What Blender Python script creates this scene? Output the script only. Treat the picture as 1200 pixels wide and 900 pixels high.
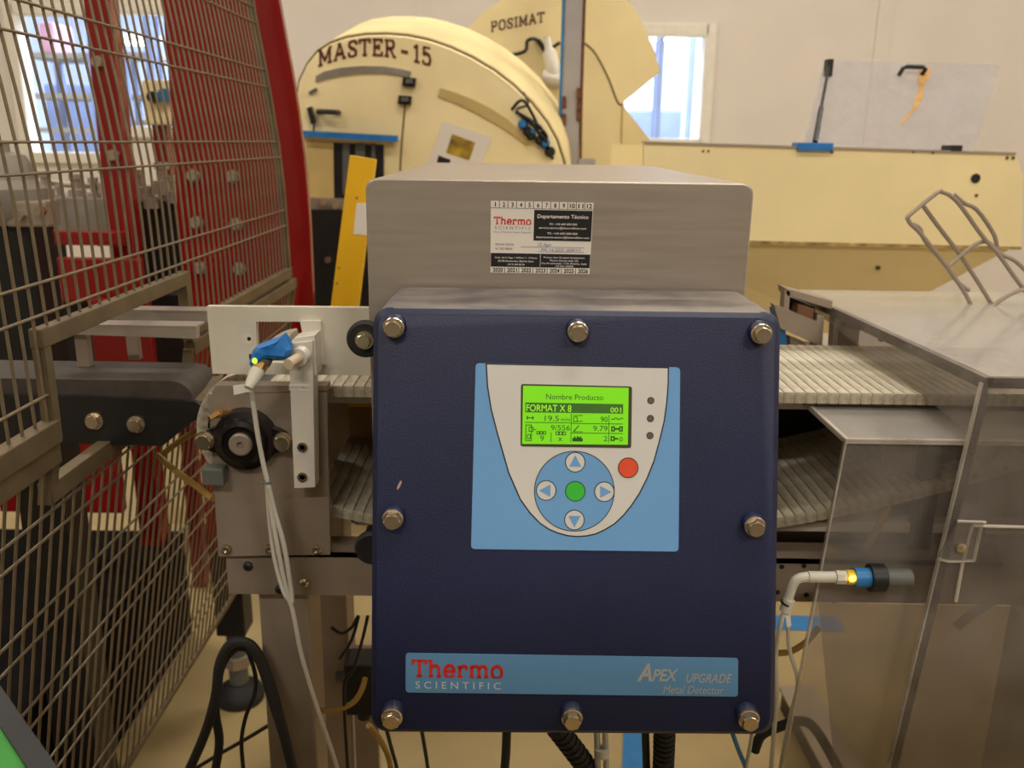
import bpy, bmesh, math, random
from mathutils import Vector, Matrix
random.seed(7)
for o in list(bpy.data.objects):
    bpy.data.objects.remove(o)
scene = bpy.context.scene
COL = scene.collection
V = Vector
PI = math.pi

# ------------------------------------------------------------------ camera, world, light, exposure
H = 1.4                      # camera height
FPX = 1040.0                 # focal length in pixels of the 1200x900 frame
PITCH = math.radians(15.3)
ROLL = math.radians(0.8)
C = V((0, 0, H))
F = V((0, math.cos(PITCH), -math.sin(PITCH)))
U0 = V((0, math.sin(PITCH), math.cos(PITCH)))
R0 = V((1, 0, 0))
R = R0 * math.cos(ROLL) + U0 * math.sin(ROLL)
U = -R0 * math.sin(ROLL) + U0 * math.cos(ROLL)
cam = bpy.data.cameras.new('camera')
cam.sensor_fit = 'HORIZONTAL'
cam.sensor_width = 36.0
cam.lens = 36.0 * FPX / 1200.0
cam.clip_start = 0.02
cam.clip_end = 60
camo = bpy.data.objects.new('camera', cam)
COL.objects.link(camo)
mw = Matrix.Identity(4)
for i in range(3):
    mw[i][0] = R[i]; mw[i][1] = U[i]; mw[i][2] = -F[i]; mw[i][3] = C[i]
camo.matrix_world = mw
scene.camera = camo
cam.dof.use_dof = True
cam.dof.focus_distance = 0.82
cam.dof.aperture_fstop = 9.0

w = bpy.data.worlds.new('world')
scene.world = w
w.use_nodes = True
w.node_tree.nodes['Background'].inputs[0].default_value = (0.55, 0.62, 0.75, 1)
w.node_tree.nodes['Background'].inputs[1].default_value = 0.25
scene.view_settings.view_transform = 'Standard'
scene.view_settings.look = 'None'
scene.view_settings.gamma = 1.0
scene.view_settings.use_curve_mapping = False
scene.view_settings.exposure = 0.5

LAMPS = [  # x, y, z, watts : fluorescent battens under the ceiling
    (-2.6, 3.4, 4.2, 32), (0.6, 3.6, 4.2, 32), (3.6, 3.4, 4.2, 32),
    (-2.6, 0.6, 4.2, 22), (0.7, 0.5, 4.2, 22), (3.6, 0.6, 4.2, 22),
    (-1.0, -3.0, 4.2, 62), (2.6, -3.0, 4.2, 62)]
LAMP_COLOR = (1.0, 0.94, 0.86)

def srgb(r, g, b):
    def f(c):
        c /= 255.0
        return c / 12.92 if c <= 0.04045 else ((c + 0.055) / 1.055) ** 2.4
    return (f(r), f(g), f(b), 1.0)

def ray(px, py):
    return F + R * ((px - 600) / FPX) + U * ((450 - py) / FPX)
def P(px, py, Y):
    d = ray(px, py); return C + d * (Y / d.y)
def PZ(px, py, Z):
    d = ray(px, py); return C + d * ((Z - H) / d.z)
def PX(px, py, X):
    d = ray(px, py); return C + d * (X / d.x)

# ------------------------------------------------------------------ materials
MATS = {}
def mat(name, c, rough=0.5, metal=0.0, var=0.12, scale=12, bump=0.0, bscale=200, coat=0.0, rvar=0.08, c2=None, stretch=None, detail=4):
    if name in MATS: return MATS[name]
    m = bpy.data.materials.new(name); m.use_nodes = True
    nt = m.node_tree; nd = nt.nodes; lk = nt.links
    b = nd['Principled BSDF']
    tc = nd.new('ShaderNodeTexCoord'); mp = nd.new('ShaderNodeMapping')
    lk.new(tc.outputs['Object'], mp.inputs[0])
    if stretch: mp.inputs['Scale'].default_value = stretch
    n = nd.new('ShaderNodeTexNoise'); n.inputs['Scale'].default_value = scale; n.inputs['Detail'].default_value = detail
    lk.new(mp.outputs[0], n.inputs['Vector'])
    cr = nd.new('ShaderNodeValToRGB')
    if c2 is None:
        lo = tuple(x * (1 - var) for x in c[:3]) + (1,); hi = tuple(min(1, x * (1 + var)) for x in c[:3]) + (1,)
    else:
        lo, hi = c2, c
    cr.color_ramp.elements[0].position = 0.3; cr.color_ramp.elements[1].position = 0.7
    cr.color_ramp.elements[0].color = lo; cr.color_ramp.elements[1].color = hi
    lk.new(n.outputs['Fac'], cr.inputs[0]); lk.new(cr.outputs[0], b.inputs['Base Color'])
    mr = nd.new('ShaderNodeMapRange'); mr.inputs['To Min'].default_value = max(0.02, rough - rvar); mr.inputs['To Max'].default_value = min(1, rough + rvar)
    lk.new(n.outputs['Fac'], mr.inputs['Value']); lk.new(mr.outputs[0], b.inputs['Roughness'])
    b.inputs['Metallic'].default_value = metal
    b.inputs['Coat Weight'].default_value = coat
    if bump > 0:
        n2 = nd.new('ShaderNodeTexNoise'); n2.inputs['Scale'].default_value = bscale; n2.inputs['Detail'].default_value = 2
        lk.new(mp.outputs[0], n2.inputs['Vector'])
        bp = nd.new('ShaderNodeBump'); bp.inputs['Strength'].default_value = bump; bp.inputs['Distance'].default_value = 0.001
        lk.new(n2.outputs['Fac'], bp.inputs['Height']); lk.new(bp.outputs[0], b.inputs['Normal'])
    MATS[name] = m
    return m

def emit(name, c, strength):
    m = bpy.data.materials.new(name); m.use_nodes = True
    b = m.node_tree.nodes['Principled BSDF']
    b.inputs['Base Color'].default_value = c
    b.inputs['Emission Color'].default_value = c; b.inputs['Emission Strength'].default_value = strength
    b.inputs['Roughness'].default_value = 0.4
    MATS[name] = m; return m

def clear(name, tint, haze, hazecol, rough=0.06, haze_var=0.5, scale=14):
    """clear plastic sheet: transparent + thin diffuse haze + fresnel gloss"""
    m = bpy.data.materials.new(name); m.use_nodes = True
    nt = m.node_tree; nd = nt.nodes; lk = nt.links
    nd.remove(nd['Principled BSDF']); out = nd['Material Output']
    tr = nd.new('ShaderNodeBsdfTransparent'); tr.inputs[0].default_value = tint
    df = nd.new('ShaderNodeBsdfDiffuse'); df.inputs[0].default_value = hazecol
    gl = nd.new('ShaderNodeBsdfGlossy'); gl.inputs['Roughness'].default_value = rough; gl.inputs[0].default_value = (1, 1, 1, 1)
    tc = nd.new('ShaderNodeTexCoord'); n = nd.new('ShaderNodeTexNoise'); n.inputs['Scale'].default_value = scale; n.inputs['Detail'].default_value = 6
    lk.new(tc.outputs['Object'], n.inputs['Vector'])
    mr = nd.new('ShaderNodeMapRange'); mr.inputs['From Min'].default_value = 0.3; mr.inputs['From Max'].default_value = 0.7
    mr.inputs['To Min'].default_value = haze * (1 - haze_var); mr.inputs['To Max'].default_value = haze * (1 + haze_var)
    lk.new(n.outputs['Fac'], mr.inputs['Value'])
    m1 = nd.new('ShaderNodeMixShader'); lk.new(mr.outputs[0], m1.inputs[0]); lk.new(tr.outputs[0], m1.inputs[1]); lk.new(df.outputs[0], m1.inputs[2])
    lw = nd.new('ShaderNodeLayerWeight'); lw.inputs[0].default_value = 0.5
    pw = nd.new('ShaderNodeMath'); pw.operation = 'POWER'; pw.inputs[1].default_value = 4.0; lk.new(lw.outputs['Facing'], pw.inputs[0])
    fr = nd.new('ShaderNodeMath'); fr.operation = 'MULTIPLY_ADD'; fr.inputs[1].default_value = 0.6; fr.inputs[2].default_value = 0.025; lk.new(pw.outputs[0], fr.inputs[0])
    m2 = nd.new('ShaderNodeMixShader'); lk.new(fr.outputs[0], m2.inputs[0]); lk.new(m1.outputs[0], m2.inputs[1]); lk.new(gl.outputs[0], m2.inputs[2])
    lk.new(m2.outputs[0], out.inputs[0])
    MATS[name] = m; return m

M_wall = mat('wall_paint', srgb(222, 214, 204), 0.7, var=0.03, scale=3)
M_ceil = mat('ceiling_paint', srgb(225, 222, 214), 0.8, var=0.03, scale=3)
M_floor = mat('floor_resin', srgb(168, 147, 102), 0.45, var=0.10, scale=4, bump=0.05, bscale=60)
M_tape = mat('floor_tape_blue', srgb(45, 118, 176), 0.5, var=0.12, scale=30)
M_cream = mat('cream_paint', srgb(250, 232, 178), 0.5, var=0.05, scale=5, bump=0.05, bscale=40)
M_cream2 = mat('cream_paint_worn', srgb(246, 226, 168), 0.5, var=0.10, scale=7)
M_ochre = mat('ochre_shade_and_joint', srgb(206, 180, 116), 0.6, var=0.1, scale=9)  # darker cream for joints and for shading put into the colour
M_grime = mat('grime', srgb(95, 78, 40), 0.9, var=0.3, scale=60)
M_brown = mat('maroon_lettering', srgb(104, 44, 34), 0.6, var=0.08)
M_navy = mat('navy_powder_coat', srgb(22, 30, 66), 0.40, var=0.10, scale=6, bump=0.35, bscale=900, rvar=0.06)
M_navyd = mat('navy_dusty_top', srgb(150, 140, 128), 0.6, scale=14, c2=srgb(84, 80, 84), bump=0.3, bscale=900, detail=7)
M_steel = mat('brushed_steel', srgb(176, 164, 151), 0.42, 0.5, var=0.06, scale=10, bump=0.06, bscale=300, stretch=(1, 1, 14))
M_steeld = mat('worn_steel', srgb(158, 143, 127), 0.48, 0.35, var=0.12, scale=9, bump=0.1, bscale=160)
M_bolt = mat('bolt_steel', srgb(205, 190, 165), 0.22, 0.9, var=0.08, scale=60)
M_wire = mat('galvanised_wire', srgb(128, 114, 92), 0.5, 0.5, var=0.15, scale=40)
M_frame = mat('cage_frame_steel', srgb(112, 97, 73), 0.55, 0.4, var=0.22, scale=18, bump=0.2, bscale=120)
M_red = mat('red_gloss_paint', srgb(132, 18, 18), 0.25, var=0.10, scale=5, coat=0.3)
M_black = mat('black_paint', srgb(24, 23, 23), 0.45, var=0.2, scale=20)
M_blackr = mat('black_rubber', srgb(30, 28, 27), 0.65, var=0.25, scale=40)
M_beltd = mat('dark_belt', srgb(70, 62, 54), 0.7, var=0.2, scale=60, bump=0.3, bscale=500)
M_white = mat('white_plastic', srgb(232, 226, 212), 0.45, var=0.05, scale=14)
M_whited = mat('white_plastic_scuffed', srgb(228, 222, 206), 0.5, scale=10, c2=srgb(205, 196, 176), detail=8)
M_milk = mat('milky_plastic', srgb(222, 214, 200), 0.4, var=0.05, scale=10)
M_belt = mat('modular_belt_plastic', srgb(226, 218, 196), 0.5, scale=60, c2=srgb(150, 138, 112), stretch=(1, 0.35, 1), bump=0.4, bscale=220)
M_yellow = mat('yellow_plastic', srgb(246, 190, 28), 0.45, var=0.06, scale=9)
M_blue = mat('blue_tape', srgb(38, 120, 196), 0.5, var=0.15, scale=25)
M_bluepl = mat('blue_plastic', srgb(40, 120, 180), 0.4, var=0.1)
M_panel = mat('sky_blue_overlay', srgb(112, 166, 218), 0.38, var=0.03, scale=8)
M_plate = mat('name_plate_blue', srgb(98, 150, 194), 0.38, var=0.03, scale=8)
M_shield = mat('overlay_white', srgb(216, 213, 206), 0.4, var=0.03, scale=9)
M_ink = mat('black_ink', srgb(24, 22, 24), 0.55, var=0.05)
M_redink = mat('red_ink', srgb(226, 52, 34), 0.5, var=0.05)
M_greyink = mat('grey_ink', srgb(120, 116, 112), 0.5, var=0.05)
M_paleink = mat('pale_ink', srgb(206, 214, 220), 0.45, var=0.04)
M_silverink = mat('silver_ink', srgb(190, 192, 190), 0.4, 0.3, var=0.05)
M_paper = mat('sticker_paper', srgb(238, 230, 218), 0.5, var=0.02)
M_whiteink = mat('white_ink', srgb(236, 230, 222), 0.5, var=0.02)
M_btnred = mat('button_red', srgb(232, 82, 46), 0.4, var=0.03)
M_btngreen = mat('button_green', srgb(62, 196, 60), 0.4, var=0.03)
M_lcd = emit('lcd_backlight', srgb(112, 200, 14), 0.36)
M_lcdink = mat('lcd_dark_green', srgb(28, 84, 16), 0.5, var=0.02)
M_lcdbar = mat('lcd_bar_green', srgb(58, 116, 26), 0.5, var=0.1, scale=40)
M_lcdtxt = emit('lcd_light_text', srgb(150, 225, 40), 0.4)
M_bezel = mat('lcd_recess', srgb(60, 58, 34), 0.6, var=0.05)
M_ledoff = mat('led_dark', srgb(104, 92, 80), 0.4, var=0.1)
M_cablew = mat('cable_grey_white', srgb(206, 200, 184), 0.5, var=0.06, scale=30)
M_cabley = mat('hose_amber', srgb(176, 140, 66), 0.5, var=0.12, scale=30)
M_brass = mat('brass_fitting', srgb(190, 150, 90), 0.3, 0.85, var=0.1, scale=40)
M_bear = mat('bearing_black', srgb(34, 29, 27), 0.28, 0.3, var=0.2, scale=30)
M_greymach = mat('grey_machine', srgb(150, 144, 132), 0.55, 0.2, var=0.14, scale=14)
M_greypl = mat('grey_plastic', srgb(96, 98, 92), 0.55, var=0.1)
M_green = mat('green_plastic', srgb(52, 150, 52), 0.5, var=0.12, scale=18)
M_photo = mat('poster_photo', srgb(214, 176, 40), 0.5, scale=22, c2=srgb(60, 48, 24))
M_orange = mat('amber_stain', srgb(206, 158, 84), 0.6, var=0.2, scale=60)
M_post = mat('column_grey', srgb(172, 168, 170), 0.5, 0.1, var=0.05)
M_rust = mat('rusty_cable', srgb(104, 64, 40), 0.7, var=0.4, scale=40)
M_ledg = emit('led_green', srgb(140, 240, 40), 2.5)
M_ledo = emit('led_amber', srgb(255, 200, 70), 3.0)
M_tube = emit('lamp_tube', (1.0, 0.95, 0.85, 1), 6.0)
M_tubeb = emit('lamp_tube_cool', (0.9, 0.95, 1.0, 1), 5.0)
M_hall = mat('hall_wall', srgb(205, 216, 240), 0.7, var=0.08, scale=1.5)
M_hallsteel = mat('hall_steel', srgb(120, 136, 176), 0.6, var=0.15, scale=3)
M_hallpink = mat('hall_crate', srgb(206, 150, 176), 0.6, var=0.1, scale=3)
M_guard = clear('clear_guard', (0.84, 0.82, 0.79, 1), 0.19, srgb(180, 172, 164))
M_guardtop = clear('clear_guard_top', (0.80, 0.79, 0.77, 1), 0.45, srgb(204, 198, 190), rough=0.12, haze_var=.12)
M_guardedge = clear('clear_guard_edge', (0.42, 0.39, 0.38, 1), 0.30, srgb(170, 160, 152), rough=0.1)
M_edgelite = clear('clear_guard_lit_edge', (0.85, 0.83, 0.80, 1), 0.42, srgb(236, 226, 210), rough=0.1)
M_lid = clear('clear_lid', (0.93, 0.93, 0.95, 1), 0.20, srgb(206, 202, 204))
M_glass = clear('window_glass', (0.96, 0.98, 1.0, 1), 0.03, srgb(220, 225, 235), rough=0.02)

# ------------------------------------------------------------------ mesh helpers
class MB:
    def __init__(s):
        s.v = []; s.f = []; s.mi = []
    def add(s, verts, faces, mi=0):
        o = len(s.v); s.v += [tuple(v) for v in verts]
        for f in faces: s.f.append([i + o for i in f]); s.mi.append(mi)
        return s
    def box(s, x0, x1, y0, y1, z0, z1, mi=0, ch=0.0):
        if ch <= 0:
            vs = [(x, y, z) for x in (x0, x1) for y in (y0, y1) for z in (z0, z1)]
            return s.add(vs, [(0, 1, 3, 2), (4, 6, 7, 5), (0, 4, 5, 1), (2, 3, 7, 6), (0, 2, 6, 4), (1, 5, 7, 3)], mi)
        bm = bmesh.new(); bmesh.ops.create_cube(bm, size=1)
        for v in bm.verts:
            v.co = V(((x0 + x1) / 2 + v.co.x * (x1 - x0), (y0 + y1) / 2 + v.co.y * (y1 - y0), (z0 + z1) / 2 + v.co.z * (z1 - z0)))
        bmesh.ops.bevel(bm, geom=bm.edges[:], offset=ch, segments=2, affect='EDGES', profile=0.6)
        bm.verts.index_update()
        s.add([v.co.copy() for v in bm.verts], [[v.index for v in f.verts] for f in bm.faces], mi); bm.free()
        return s
    def loft(s, rings, mi=0, cap0=True, cap1=True, closed=True):
        n = len(rings[0]); vs = [p for r in rings for p in r]; fs = []
        for k in range(len(rings) - 1):
            for i in range(n if closed else n - 1):
                j = (i + 1) % n
                fs.append((k * n + i, k * n + j, (k + 1) * n + j, (k + 1) * n + i))
        if cap0: fs.append(tuple(range(n - 1, -1, -1)))
        if cap1: fs.append(tuple((len(rings) - 1) * n + i for i in range(n)))
        return s.add(vs, fs, mi)
    def slab(s, pts, d, mi=0):
        d = V(d); return s.loft([[V(p) for p in pts], [V(p) + d for p in pts]], mi)
    def cyl(s, a, b, r, n=16, mi=0, r2=None, ch=0.0):
        a = V(a); b = V(b); ax = (b - a).normalized()
        t = V((0, 0, 1)) if abs(ax.z) < 0.9 else V((1, 0, 0))
        e1 = ax.cross(t).normalized(); e2 = ax.cross(e1)
        if r2 is None: r2 = r
        def ring(c, rr, off=0.0): return [c + e1 * (rr * math.cos(2 * PI * i / n + off)) + e2 * (rr * math.sin(2 * PI * i / n + off)) for i in range(n)]
        rs = [ring(a, r), ring(b, r2)] if ch <= 0 else [ring(a, r), ring(b - ax * ch, r2), ring(b, r2 - ch)]
        return s.loft(rs, mi)
    def lathe(s, a, ax, prof, n=20, mi=0):
        a = V(a); ax = V(ax).normalized()
        t = V((0, 0, 1)) if abs(ax.z) < 0.9 else V((1, 0, 0))
        e1 = ax.cross(t).normalized(); e2 = ax.cross(e1)
        return s.loft([[a + ax * h + e1 * (r * math.cos(2 * PI * i / n)) + e2 * (r * math.sin(2 * PI * i / n)) for i in range(n)] for h, r in prof], mi)
    def tube(s, pts, r, n=8, smooth=True, mi=0, sub=6):
        pts = [V(p) for p in pts]
        if smooth and len(pts) > 2:
            q = []
            for i in range(len(pts) - 1):
                p0 = pts[max(i - 1, 0)]; p1 = pts[i]; p2 = pts[i + 1]; p3 = pts[min(i + 2, len(pts) - 1)]
                for k in range(sub):
                    t = k / sub
                    q.append(0.5 * ((2 * p1) + (p2 - p0) * t + (2 * p0 - 5 * p1 + 4 * p2 - p3) * t * t + (3 * p1 - p0 - 3 * p2 + p3) * t ** 3))
            q.append(pts[-1]); pts = q
        rings = []; e1 = None
        for i, p in enumerate(pts):
            ax = (pts[min(i + 1, len(pts) - 1)] - pts[max(i - 1, 0)])
            if ax.length < 1e-9: ax = V((0, 0, 1))
            ax.normalize()
            if e1 is None:
                t = V((0, 0, 1)) if abs(ax.z) < 0.9 else V((1, 0, 0)); e1 = ax.cross(t).normalized()
            else:
                e1 = (e1 - ax * e1.dot(ax)).normalized()
            e2 = ax.cross(e1)
            rr = r(i / (len(pts) - 1)) if callable(r) else r
            rings.append([p + e1 * (rr * math.cos(2 * PI * k / n)) + e2 * (rr * math.sin(2 * PI * k / n)) for k in range(n)])
        return s.loft(rings, mi)

WL = {}
def obj(name, mb, m, parent=None, smooth=False, angle=35):
    me = bpy.data.meshes.new(name)
    c = V((0, 0, 0)); xs = mb.v
    lo = V([min(v[i] for v in xs) for i in range(3)]); hi = V([max(v[i] for v in xs) for i in range(3)])
    c = (lo + hi) / 2
    if parent is None: c.z = lo.z
    me.from_pydata([tuple(V(v) - c) for v in xs], [], mb.f)
    ms = m if isinstance(m, (list, tuple)) else [m]
    for x in ms: me.materials.append(x)
    if len(ms) > 1:
        for i, p in enumerate(me.polygons): p.material_index = mb.mi[i]
    bm = bmesh.new(); bm.from_mesh(me); bmesh.ops.recalc_face_normals(bm, faces=bm.faces); bm.to_mesh(me); bm.free()
    if smooth:
        for p in me.polygons: p.use_smooth = True
        me.set_sharp_from_angle(angle=math.radians(angle))
    me.update()
    o = bpy.data.objects.new(name, me); COL.objects.link(o)
    place(o, c, parent)
    return o
def place(o, c, parent):
    if parent is not None:
        o.parent = parent; o.location = V(c) - WL[parent.name]
    else: o.location = c
    WL[o.name] = V(c)
def inst(src, c, parent):
    o = bpy.data.objects.new(src.name.split('.')[0], src.data); COL.objects.link(o); place(o, c, parent)
    o.rotation_euler = src.rotation_euler
    return o
def tag(o, label, cat, group=None):
    o['label'] = label; o['category'] = cat
    if group: o['group'] = group
    return o
def thing(name, label, cat, loc, group=None):
    o = bpy.data.objects.new(name, None); COL.objects.link(o); o.empty_display_size = 0.05
    o.location = loc; WL[o.name] = V(loc)
    return tag(o, label, cat, group)
def struct(name, mb, m, parent=None, smooth=False):
    o = obj(name, mb, m, parent, smooth)
    if parent is None: o['kind'] = 'structure'
    return o

def rounded(pts, r, seg=5):
    """round the corners of a polygon in 2-D (pixels or metres)"""
    out = []; n = len(pts)
    for i in range(n):
        a = V(pts[i - 1]).to_2d() if len(pts[i-1]) > 2 else V(pts[i - 1]); b = V(pts[i]); c = V(pts[(i + 1) % n])
        d1 = (a - b).normalized(); d2 = (c - b).normalized()
        rr = min(r, (a - b).length * 0.45, (c - b).length * 0.45)
        p1 = b + d1 * rr; p2 = b + d2 * rr
        for k in range(seg + 1):
            t = k / seg
            q = p1 * (1 - t) ** 2 + b * (2 * t * (1 - t)) + p2 * t * t
            out.append((q.x, q.y))
    return out
def circle(cx, cy, r, n=28): return [(cx + r * math.cos(2 * PI * i / n), cy + r * math.sin(2 * PI * i / n)) for i in range(n)]
def patch(name, pts2, mp, m, parent, th=0.0003, off=0.0, out=V((0, -1, 0))):
    """thin plate: 2-D outline mapped by mp, its back on the surface offset off, its front th further out"""
    mb = MB()
    base = [V(mp(*p)) for p in pts2]
    mb.loft([[b + out * off for b in base], [b + out * (off + th) for b in base]])
    return obj(name, mb, m, parent)

# flat lettering -----------------------------------------------------------
def font_mesh(body, shear=0.0, bold=0.0):
    cu = bpy.data.curves.new('t', 'FONT'); cu.body = body; cu.size = 1.0; cu.resolution_u = 3; cu.shear = shear; cu.offset = bold
    o = bpy.data.objects.new('t', cu); COL.objects.link(o)
    dg = bpy.context.evaluated_depsgraph_get(); dg.update()
    me = bpy.data.meshes.new_from_object(o.evaluated_get(dg))
    vs = [(v.co.x, v.co.y) for v in me.vertices]; fs = [list(p.vertices) for p in me.polygons]
    bpy.data.objects.remove(o); bpy.data.curves.remove(cu); bpy.data.meshes.remove(me)
    return vs, fs
def text_into(mb, body, x0, y0, x1, h, mp, ang=0.0, off=0.0, shear=0.0, bold=0.0, out=V((0, -1, 0)), mi=0, cap=0.7):
    """text from (x0,y0)=left end of baseline in map units (y down), fitted to run to x1; cap height h; ang = slope (dy/dx, down positive)"""
    vs, fs = font_mesh(body, shear, bold)
    if not vs: return
    xa = min(v[0] for v in vs); xb = max(v[0] for v in vs)
    sx = (x1 - x0) / (xb - xa); sy = h / cap
    q = []
    for x, y in vs:
        px = x0 + (x - xa) * sx; py = y0 + (px - x0) * ang - y * sy
        q.append(V(mp(px, py)) + out * off)
    mb.add(q, fs, mi)

# hand-drawn slab-serif capitals, unit box 1 wide x 1 high: strokes (polyline, width factor)
def arc(cx, cy, rx, ry, a0, a1, n=10): return [(cx + rx * math.cos(math.radians(a0 + (a1 - a0) * i / n)), cy + ry * math.sin(math.radians(a0 + (a1 - a0) * i / n))) for i in range(n + 1)]
S_ = 0.5
GLY = {
 'M': (1.15, [[(.16, 0), (.16, 1)], [(.84, 0), (.84, 1)], [(.16, 1), (.5, .25), (.84, 1)], 's(0,.32,0)', 's(.68,1,0)', 's(0,.25,1)', 's(.75,1,1)']),
 'A': (1.05, [[(.12, 0), (.5, 1), (.88, 0)], [(.28, .36), (.72, .36)], 's(0,.3,0)', 's(.7,1,0)', 's(.34,.6,1)']),
 'S': (.85, [[(.88, .72), (.86, .86), (.68, .96), (.42, .96), (.2, .86), (.18, .68), (.34, .56), (.66, .46), (.84, .32), (.82, .14), (.62, .03), (.36, .03), (.16, .14), (.12, .3)]]),
 'T': (.95, [[(.5, 0), (.5, 1)], 's(.06,.94,1)', 's(.3,.7,0)', [(.06, 1), (.06, .76)], [(.94, 1), (.94, .76)]]),
 'E': (.9, [[(.24, 0), (.24, 1)], 's(.06,.9,1)', 's(.06,.92,0)', [(.24, .52), (.66, .52)], [(.9, 1), (.9, .78)], [(.92, 0), (.92, .24)], [(.66, .4), (.66, .64)]]),
 'R': (1.0, [[(.22, 0), (.22, 1)], [(.22, 1)] + arc(.55, .75, .25, .25, 90, -90) + [(.22, .5)], [(.5, .5), (.84, 0)], 's(.04,.4,0)', 's(.7,1,0)', 's(.04,.3,1)']),
 'P': (.92, [[(.24, 0), (.24, 1)], [(.24, 1)] + arc(.56, .74, .28, .26, 90, -90) + [(.24, .48)], 's(.05,.45,0)', 's(.05,.3,1)']),
 'O': (.98, [arc(.5, .5, .4, .48, 0, 360, 20)]),
 'I': (.5, [[(.5, 0), (.5, 1)], 's(.1,.9,0)', 's(.1,.9,1)']),
 '1': (.6, [[(.55, 0), (.55, 1), (.2, .8)], 's(.15,.95,0)']),
 '5': (.85, [[(.8, 1), (.24, 1), (.2, .56), (.46, .64), (.74, .56), (.86, .32), (.76, .1), (.48, .01), (.24, .05), (.12, .2)]]),
 '-': (1.15, [[(.28, .45), (.72, .45)]]),
 'h': (.9, [[(.2, 0), (.2, 1)], [(.2, .5), (.35, .64), (.6, .66), (.76, .54), (.78, 0)], 's(.04,.36,0)', 's(.62,.96,0)', 's(.02,.2,1)']),
 'e': (.8, [[(.12, .36), (.88, .36), (.84, .54), (.68, .67), (.4, .68), (.18, .54), (.11, .32), (.2, .1), (.42, .0), (.66, .02), (.86, .14)]]),
 'r': (.7, [[(.25, 0), (.25, .66)], [(.25, .44), (.45, .62), (.68, .66), (.88, .62), (.9, .46)], 's(.04,.56,0)', 's(.04,.25,.66)']),
 'm': (1.3, [[(.14, 0), (.14, .66)], [(.14, .52), (.24, .64), (.4, .66), (.5, .54), (.5, 0)], [(.5, .52), (.62, .64), (.76, .66), (.86, .54), (.86, 0)], 's(.03,.25,0)', 's(.39,.61,0)', 's(.75,.97,0)', 's(.03,.14,.66)']),
 'o': (.85, [arc(.5, .33, .38, .34, 0, 360, 18)]),
}
def slab_into(mb, body, x0, y0, x1, h, mp, ang=0.0, off=0.0, wt=0.17, gap=0.14, bend=0.0, out=V((0, -1, 0)), ysc=None, mi=0):
    tot = sum(GLY[ch][0] if ch != ' ' else .4 for ch in body) + gap * (len(body) - 1)
    k = (x1 - x0) / (tot * h)            # horizontal squeeze
    cur = 0.0
    def put(quad):
        q = []
        for x, y in quad:
            px = x0 + x * h * k; t = (px - x0) / (x1 - x0)
            sc = ysc(t) if ysc else 1.0
            py = y0 + (px - x0) * ang - y * h * sc + (bend(t) if callable(bend) else 0)
            q.append(V(mp(px, py)) + out * off)
        mb.add(q, [tuple(range(len(q)))], mi)
    for ch in body:
        if ch == ' ': cur += .4 + gap; continue
        gw, st = GLY[ch]
        for s in st:
            if isinstance(s, str):
                a, b, y = [float(t) for t in s[2:-1].split(',')]
                th = wt * .7; ya = y if y == 0 else y - th
                put([(cur + a * gw, ya), (cur + b * gw, ya), (cur + b * gw, ya + th), (cur + a * gw, ya + th)])
            else:
                for i in range(len(s) - 1):
                    a = V((s[i][0] * gw, s[i][1])); b = V((s[i + 1][0] * gw, s[i + 1][1]))
                    d = (b - a); L = d.length
                    if L < 1e-6: continue
                    d /= L; nrm = V((-d.y, d.x)) * wt * .5; e = d * wt * .2
                    a2 = a - e; b2 = b + e
                    put([(cur + p.x, min(1, max(0, p.y))) for p in (a2 - nrm, b2 - nrm, b2 + nrm, a2 + nrm)])
        cur += gw + gap

# ================================================================== THE SETTING
WY = 6.0
XL_, XR_, YF_, ZC_ = -5.0, 6.0, -5.0, 4.5
struct('floor', MB().box(XL_, XR_, YF_, 14.0, -0.1, 0.0), M_floor)
struct('ceiling', MB().box(XL_, XR_, YF_, WY + .2, ZC_, ZC_ + .1), M_ceil)
struct('wall_left', MB().box(XL_ - .1, XL_, YF_, WY + .2, 0, ZC_), M_wall)
struct('wall_right', MB().box(XR_, XR_ + .1, YF_, WY + .2, 0, ZC_), M_wall)
struct('wall_front', MB().box(XL_, XR_, YF_ - .1, YF_, 0, ZC_), M_wall)
def wx(px, py): return P(px, py, WY).x
def wz(px, py): return P(px, py, WY).z
WIN = [(wx(24, 90), wx(121, 90), wz(70, 182), wz(70, 14)),
       (wx(123, 90), wx(214, 90), wz(170, 152), wz(170, 12)),
       (wx(728, 100), wx(826, 100), wz(790, 166), wz(790, 38))]
wb = MB(); xs = XL_
for (a, b, z0, z1) in WIN:
    wb.box(xs, a, WY, WY + .15, 0, ZC_); wb.box(a, b, WY, WY + .15, 0, z0); wb.box(a, b, WY, WY + .15, z1, ZC_); xs = b
wb.box(xs, XR_, WY, WY + .15, 0, ZC_)
struct('wall_back', wb, M_wall)
for i, (a, b, z0, z1) in enumerate(WIN):
    e = bpy.data.objects.new('window_%d' % (i + 1), None); COL.objects.link(e); e.location = ((a + b) / 2, WY, z0); WL[e.name] = e.location.copy(); e['kind'] = 'structure'
    f = .05
    for q in ((a - f, a + .02, z0 - f, z1 + f), (b - .02, b + f, z0 - f, z1 + f)): obj('frame_side', MB().box(q[0], q[1], WY - .03, WY + .1, q[2], q[3], ch=.006), M_white, e)
    for q in ((a, b, z0 - f, z0 + .02), (a, b, z1 - .02, z1 + f)): obj('frame_rail', MB().box(q[0], q[1], WY - .03, WY + .1, q[2], q[3], ch=.006), M_white, e)
    obj('pane', MB().box(a + .02, b - .02, WY + .05, WY + .056, z0 + .02, z1 - .02), M_glass, e)
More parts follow.
